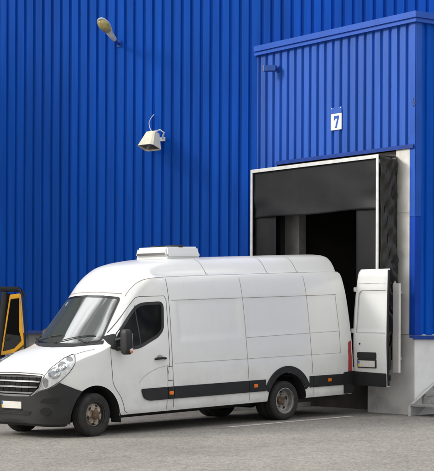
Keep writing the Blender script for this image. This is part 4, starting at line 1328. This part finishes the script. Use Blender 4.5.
mb = MB(); mb.lathe([(0, -.1), (.30, -.1), (.34, -.06), (.34, .06), (.30, .1), (0, .1)], 28, Matrix.Translation((6.15, .1, .30)) @ Matrix.Rotation(R(90), 4, 'X')); mb.build('spare_wheel', M['tyre'], van, smooth=40)  # unseen underbody clutter, added to cut the light beneath the tail
mb = MB(); mb.box((6.0, 0, .27), (1.5, 1.7, .10)); mb.build('rear_subframe', M['under'], van, bevel=.03)
for s in (1, -1):                                # mud flaps behind the front wheels
    mb = MB(); mb.box((1.385, -s * .88, .36), (.02, .24, .34)); mb.build('mud_flap', M['rubber'], van, bevel=.006)

# --- rear corner: lamps, bumper, closed right door, open left door
for s in (1, -1):
    lp = decal('tail_lamp', rounded([(6.79, .72), (6.885, .72), (6.885, 1.28), (6.82, 1.25)], .02), P_side(s), .012, M['red_lens'], van, grid=.06, back=.03)
    mb = MB(); mb.box((6.925, -s * .93, .98), (.03, .12, .52)); mb.build('lamp_end', M['red_lens'], lp, bevel=.01)
mb = MB()
mb.box((6.89, 0, .50), (.20, 2.06, .30)); mb.box((6.96, 0, .62), (.12, 1.5, .05))
rb_ = mb.build('rear_bumper', M['plastic'], van, bevel=.04, smooth=40)
for s in (1, -1): decal('bumper_corner', rounded([(6.66, .71), (6.915, .73), (6.915, .33), (6.67, .33)], .03), P_side(s), .028, M['plastic'], rb_, grid=.06, back=.05)
def door_outline(v0, v1):
    pts = []
    return pts
def door_leaf(mirror):
    """rear door leaf, hinge at x=0, width along +x, z up, outer face at -y ; curved in side view like the tail"""
    mb = MB(); W = .93; nz = 40; nx = 14
    Z0, Z1 = .46, 2.56
    def lean(z): return .07 * max(0, (z - 1.15) / 1.35) ** 1.3 + .02 * max(0, .8 - z)
    def wid(z): return W - .16 * max(0, (z - 1.3) / 1.2) ** 1.6
    def hin(z): return .11 * max(0, (z - 1.45) / 1.07) ** 1.7      # hinge side follows the tumblehome
    out = []; inn = []
    for j in range(nz + 1):
        z = lerp(Z0, Z1, j / nz)
        for i in range(nx + 1):
            x0 = hin(z); x1 = W
            t = i / nx
            x = lerp(x0, x1, t)
            edge = min(t, 1 - t); rnd = .03 * (1 - min(1, edge / .07)) ** 2
            top = .05 * max(0, (z - 2.46) / .1) ** 2
            panel = .018 * sstep(.10, .14, t) * (1 - sstep(.93, .97, t)) * (sstep(1.42, 1.45, z) * (1 - sstep(2.15, 2.18, z)))
            out.append((x, lean(z) + rnd + top + panel, z)); inn.append((x, lean(z) + .075, z))
    def idx(j, i, b=0): return b * (nz + 1) * (nx + 1) + j * (nx + 1) + i
    fs = []
    for j in range(nz):
        for i in range(nx):
            fs.append((idx(j, i), idx(j, i + 1), idx(j + 1, i + 1), idx(j + 1, i)))
            fs.append((idx(j, i, 1), idx(j + 1, i, 1), idx(j + 1, i + 1, 1), idx(j, i + 1, 1)))
    for j in range(nz):
        fs.append((idx(j, 0), idx(j + 1, 0), idx(j + 1, 0, 1), idx(j, 0, 1))); fs.append((idx(j, nx), idx(j, nx, 1), idx(j + 1, nx, 1), idx(j + 1, nx)))
    for i in range(nx):
        fs.append((idx(0, i), idx(0, i, 1), idx(0, i + 1, 1), idx(0, i + 1))); fs.append((idx(nz, i), idx(nz, i + 1), idx(nz, i + 1, 1), idx(nz, i, 1)))
    mb.add(out + inn, fs)
    return mb, lean
DOOR_YAW = -9.0
def place_door(o, Mx):
    o.matrix_parent_inverse = Matrix.Identity(4); o.matrix_basis = Mx
# open leaf: outer face turned to the front of the van, swung out to the left
hinge = Vector((6.93, -1.00, 0))
# leaf x axis -> van -y (left) ; outer face (-y leaf) -> towards the front (-x van)
Mo = Matrix.Translation(hinge) @ Matrix.Rotation(R(DOOR_YAW), 4, 'Z') @ Matrix(((0, 1, 0, 0), (-1, 0, 0, 0), (0, 0, 1, 0), (0, 0, 0, 1)))
mb, lean = door_leaf(False)
leaf = mb.build('rear_door', M['paint'], van, smooth=38, fix=True)
place_door(leaf, Mo); leaf['label'] = 'open rear door swung out beside the dock'
def leaf_part(name, mbx, mat, **k):
    o = mbx.build(name, mat, leaf, **k); return o
mb = MB(); mb.prism([(.02, -.012, .46), (.925, -.012, .46), (.925, -.012, .70), (.02, -.012, .72)], (0, .03, 0)); leaf_part('lower_trim', mb, M['plastic'], bevel=.008)
mb = MB(); mb.prism(rounded([(.17, .985), (.66, .985), (.66, 1.16), (.17, 1.16)], .03) and [(a, -.012, b) for a, b in rounded([(.15, .95), (.68, .95), (.68, 1.07), (.15, 1.07)], .03)], (0, .02, 0)); lp_ = leaf_part('handle_recess', mb, M['plastic'], bevel=.004)
mb = MB(); mb.prism([(a, -.006, b) for a, b in rounded([(.15, .785), (.68, .785), (.68, .949), (.15, .949)], .02)], (0, .012, 0)); leaf_part('plate_recess', mb, M['plastic'])
mb = MB(); mb.box((.41, -.0105, .862), (.46, .008, .115)); pl2 = leaf_part('number_plate', mb, M['plate_white'], bevel=.003)
mb = MB(); mb.box((.204, -.0155, .835), (.04, .004, .05)); mb.build('plate_band', M['plate_yellow'], pl2)
mb = MB(); mb.box((.204, -.0155, .888), (.04, .004, .05)); mb.build('plate_band', M['plate_blue'], pl2)
mb = MB(); mb.prism([(a, -.0145, b) for a, b in [(.18, .788), (.64, .788), (.64, .803), (.18, .803)]], (0, .004, 0)); mb.build('plate_frame', M['gloss_black'], pl2)
mb = MB(); mb.lathe([(0, -.008), (.018, -.008), (.02, .01)], 16, Matrix.Translation((.22, .0, 1.22))); leaf_part('lock', mb, M['gloss_black'])
# crease lines on the leaf
mb = MB()
for z in (2.30,): mb.add([(.16, lean(z) - .002, z), (.90, lean(z) - .002, z), (.90, lean(z + .008) - .002, z + .008), (.16, lean(z + .008) - .002, z + .008)], [(0, 1, 2, 3)])
leaf_part('crease', mb, M['seam_soft'], fix=False)
mb = MB()
def leaf_line(pts):
    for (a, b), (c, d) in zip(pts, pts[1:]):
        nn = 8
        for k in range(nn):
            p, q = (lerp(a, c, k / nn), lerp(b, d, k / nn)), (lerp(a, c, (k + 1) / nn), lerp(b, d, (k + 1) / nn))
            mb.tube([(p[0], lean(p[1]) + .003, p[1]), (q[0], lean(q[1]) + .003, q[1])], .006, 6, cap=False)
leaf_line([(.89, 2.18), (.24, 2.18), (.17, 2.12), (.12, 1.42), (.90, 1.42)])
leaf_part('panel_crease', mb, M['seam_soft'], smooth=60)
# rubber gasket and lock gear on the free edge and inner side
mb = MB()
zz = [.48 + 2.06 * k / 24 for k in range(25)]
mb.tube([(.936, lean(z) + .045, z) for z in zz], .022, 8); leaf_part('gasket', mb, M['rubber'], smooth=50)
for z in (.62, 1.30, 1.75, 2.30):
    mb = MB(); mb.box((.955, lean(z) + .06, z), (.035, .05, .10 if z < 1.1 else .05)); leaf_part('latch', mb, M['gloss_black'], bevel=.008)
mb = MB(); mb.box((.95, lean(.9) + .07, .97), (.03, .06, .42)); leaf_part('lock_cover', mb, M['gloss_black'], bevel=.008)
mb = MB(); mb.prism([(.1, .085, .6), (.78, .085, .6), (.78, .40, 2.4), (.2, .40, 2.4)], (0, .01, 0)) if False else mb.box((.50, .082, .95), (.70, .01, .7)); leaf_part('inner_lining', mb, M['white_panel'])
for z in (.75, 1.45, 2.2):
    mb = MB(); mb.box((-.02 + .09 * max(0, (z - 1.45) / 1.07) ** 1.7, lean(z) + .03, z), (.06, .04, .08)); leaf_part('hinge', mb, M['paint'], bevel=.008)
# closed right leaf
Mc = Matrix.Translation(Vector((6.955, .96, 0))) @ Matrix(((0, -1, 0, 0), (-1, 0, 0, 0), (0, 0, 1, 0), (0, 0, 0, 1)))
mb, _ = door_leaf(True)
l2 = mb.build('rear_door', M['paint'], van, smooth=38); place_door(l2, Mc)
# ------------------------------------------------------------------ forklift behind the van's nose
fk = empty('forklift', (-4.875, 31.6, gz(-4.875, 31.6) - .14), 0)
tag(fk, 'yellow and black forklift with a glazed cab behind the front of the van', 'forklift')
fk.rotation_euler = (0, 0, R(4))
def fbox(name, c, size, mat, bevel=.03, par=None, M3=None):
    mb = MB(); mb.box(c, size, M=M3); return mb.build(name, mat, par or fk, bevel=bevel, smooth=40)
fbox('body', (0, 0, .70), (2.3, 1.2, .75), M['forklift_yellow'], .08)
fbox('counterweight', (.98, 0, .80), (.55, 1.22, .85), M['forklift_black'], .12)
Zb, Zt = 1.08, 2.53
for y in (-.58, .58):
    for pts, r in (([(1.29, y, .95), (1.285, y, 1.5), (1.222, y, Zt - .12), (1.19, y, Zt - .03), (1.08, y, Zt)], .022), ([(-.75, y, Zb), (-.45, y, Zt)], .05), ([(.78, y, Zb), (.90, y, Zt - .06)], .06)):
        mb = MB(); mb.tube(pts, r, 10); mb.build('cab_pillar', M['forklift_black'], fk, smooth=50)
fbox('cab_roof', (.36, 0, Zt + .005), (1.66, 1.24, .07), M['forklift_black'], .03)
def door_poly(k):
    P = [(.84, 1.30), (1.08, 1.345), (1.265, 1.50), (1.255, 1.72), (1.19, 2.445), (1.005, 2.42)]
    cx = sum(p[0] for p in P) / 6; cz = sum(p[1] for p in P) / 6
    out = []
    for x, z in P:
        l = math.hypot(x - cx, z - cz); f = (l - k) / l
        out.append((cx + (x - cx) * f, cz + (z - cz) * f))
    return out
o_, i_ = door_poly(0), door_poly(.085)
for y in (-.615, .60):
    mb = MB(); n = len(o_)
    vs = [(a, y, b) for a, b in o_] + [(a, y, b) for a, b in i_] + [(a, y + .035, b) for a, b in o_] + [(a, y + .035, b) for a, b in i_]
    fs = []
    for k in range(n):
        k2 = (k + 1) % n
        fs += [(k, k2, n + k2, n + k), (2 * n + k, 3 * n + k, 3 * n + k2, 2 * n + k2), (k, 2 * n + k, 2 * n + k2, k2), (n + k, n + k2, 3 * n + k2, 3 * n + k)]
    mb.add(vs, fs); d_ = mb.build('cab_door', M['forklift_yellow'], fk, bevel=.006)
    mb = MB(); mb.prism([(a, y + .016, b) for a, b in door_poly(.07)], (0, .006, 0)); mb.build('door_glass', M['side_glass'], d_)
    mb = MB(); mb.prism([(a, y + .006, b) for a, b in [(.895, 1.36), (1.07, 1.40), (1.215, 1.52), (1.21, 1.66), (.92, 1.70)]], (0, .008, 0)); mb.build('door_panel', M['forklift_black'], d_)
    mb = MB(); mb.tube([(1.262, y - .008, 1.72), (1.20, y - .008, 2.43)], .011, 6); mb.build('door_seal', M['beige'], d_)
    mb = MB(); mb.box((.96, y - .012, 1.62), (.10, .03, .035)); mb.build('door_handle', M['forklift_black'], d_)
fbox('rear_screen', (1.275, 0, 1.85), (.012, 1.06, 1.1), M['side_glass'], 0, M3=Matrix.Rotation(R(-4), 3, 'Y'))
fbox('operator_seat', (.55, 0, 1.25), (.5, .5, .14), M['seat_cloth'], .05); fbox('seat_back', (.82, 0, 1.55), (.12, .5, .6), M['seat_cloth'], .05)
mb = MB(); mb.tube([(1.12, -.47, 1.72), (1.12, -.47, 2.06)], .055, 14); mb.tube([(1.12, -.47, 2.06), (1.12, -.47, 2.12)], [.03, .02], 10); mb.build('fire_bottle', M['extinguisher'], fk, smooth=40)
mb = MB(); mb.box((1.12, -.53, 1.88), (.125, .012, .02)); mb.build('bottle_strap', M['forklift_black'], fk)
for x, r in ((-.75, .38), (.85, .30)):
    for s in (-1, 1):
        mb = MB(); mb.lathe([(0, -.08), (r * .5, -.08), (r * .55, -.11), (r * .9, -.11), (r, -.07), (r, .07), (r * .9, .11), (0, .11)], 32, Matrix.Translation((x, s * .56, r)))
        w_ = mb.build('wheel', M['tyre'], fk, smooth=35)
        mb = MB(); mb.lathe([(0, -.12 * 1), (r * .3, -.115), (r * .48, -.105)], 24, Matrix.Translation((x, s * .56, r)) @ (Matrix.Rotation(math.pi, 4, 'Z') if s > 0 else Matrix.Identity(4))); mb.build('rim', M['forklift_yellow'], w_, smooth=35)
mb = MB()
for y in (-.35, .35): mb.box((-1.28, y, 1.25), (.12, .10, 2.3))
for z in (.5, 1.3, 2.3): mb.box((-1.28, 0, z), (.08, .62, .08))
mb.build('mast', M['forklift_black'], fk, bevel=.01)
for y in (-.28, .28):
    mb = MB(); mb.box((-1.40, y, .42), (.05, .12, .7)); mb.box((-1.95, y, .095), (1.1, .12, .045)); mb.build('fork', M['forklift_grey'], fk, bevel=.006)

# ------------------------------------------------------------------ light
SUN_AZ = R(-89)            # compass angle from +Y (away from the camera), negative = left
SUN_EL = R(30)
w = bpy.data.worlds.new('World'); scene.world = w; w.use_nodes = True
n = w.node_tree; bg = n.nodes['Background']
sky = N(n, 'ShaderNodeTexSky', sky_type='NISHITA'); sky.sun_disc = False; sky.sun_elevation = SUN_EL; sky.sun_rotation = SUN_AZ
sky.dust_density = 2.5; sky.air_density = 1.0
tc = N(n, 'ShaderNodeTexCoord')
mp = N(n, 'ShaderNodeMapping'); mp.inputs['Scale'].default_value = (1, 1, 2.2); mp.inputs['Location'].default_value = (.3, .1, 0)
n.links.new(tc.outputs['Generated'], mp.inputs[0])
no = N(n, 'ShaderNodeTexNoise'); no.inputs['Scale'].default_value = 2.6; no.inputs['Detail'].default_value = 9; no.inputs['Roughness'].default_value = .55; no.inputs['Distortion'].default_value = .3
n.links.new(mp.outputs[0], no.inputs['Vector'])
rp = N(n, 'ShaderNodeMapRange', interpolation_type='SMOOTHSTEP'); rp.inputs[1].default_value = .41; rp.inputs[2].default_value = .50
n.links.new(no.outputs[0], rp.inputs[0])
n2 = N(n, 'ShaderNodeTexNoise'); n2.inputs['Scale'].default_value = 3.2; n2.inputs['Detail'].default_value = 3; n2.inputs['Distortion'].default_value = .5
n.links.new(mp.outputs[0], n2.inputs['Vector'])
cr = N(n, 'ShaderNodeMapRange', interpolation_type='SMOOTHSTEP'); cr.inputs[1].default_value = .45; cr.inputs[2].default_value = .66; cr.inputs[3].default_value = 5.5; cr.inputs[4].default_value = 42.
sz = N(n, 'ShaderNodeSeparateXYZ'); n.links.new(tc.outputs['Generated'], sz.inputs[0])
ez = N(n, 'ShaderNodeMapRange'); ez.inputs[3].default_value = .55; ez.inputs[4].default_value = 1.45; n.links.new(sz.outputs[2], ez.inputs[0])
n.links.new(n2.outputs[0], cr.inputs[0])
cc = N(n, 'ShaderNodeCombineColor')
for k, f in enumerate((1.015, 1.0, .975)):
    q = N(n, 'ShaderNodeMath', operation='MULTIPLY'); q.inputs[1].default_value = f
    q0_ = N(n, 'ShaderNodeMath', operation='MULTIPLY'); n.links.new(ez.outputs[0], q0_.inputs[1]); n.links.new(cr.outputs[0], q0_.inputs[0]); n.links.new(q0_.outputs[0], q.inputs[0]); n.links.new(q.outputs[0], cc.inputs[k])
mx = N(n, 'ShaderNodeMix', data_type='RGBA')
n.links.new(rp.outputs[0], mx.inputs[0]); skm = N(n, 'ShaderNodeMix', data_type='RGBA', blend_type='MULTIPLY'); skm.inputs[0].default_value = 1; skm.inputs[7].default_value = (1.75, 1.65, 1.5, 1); n.links.new(sky.outputs[0], skm.inputs[6]); n.links.new(skm.outputs[2], mx.inputs[6]); n.links.new(cc.outputs[0], mx.inputs[7])
n.links.new(mx.outputs[2], bg.inputs[0]); bg.inputs[1].default_value = .08
sd = bpy.data.lights.new('sun', 'SUN'); sd.energy = 2.0; sd.angle = R(15); sd.color = (1, .975, .93)
so = bpy.data.objects.new('sun', sd); COL.objects.link(so)
to_sun = Vector((math.sin(SUN_AZ) * math.cos(SUN_EL), math.cos(SUN_AZ) * math.cos(SUN_EL), math.sin(SUN_EL)))
so.rotation_euler = to_sun.to_track_quat('Z', 'Y').to_euler()
so.location = (-20, 10, 25)
vs_ = scene.view_settings; vs_.view_transform = 'Standard'; vs_.look = 'None'; vs_.gamma = 1; vs_.use_curve_mapping = False; vs_.exposure = .20
scene.render.engine = 'CYCLES'
scene.cycles.max_bounces = 8
scene.cycles.use_denoising = True
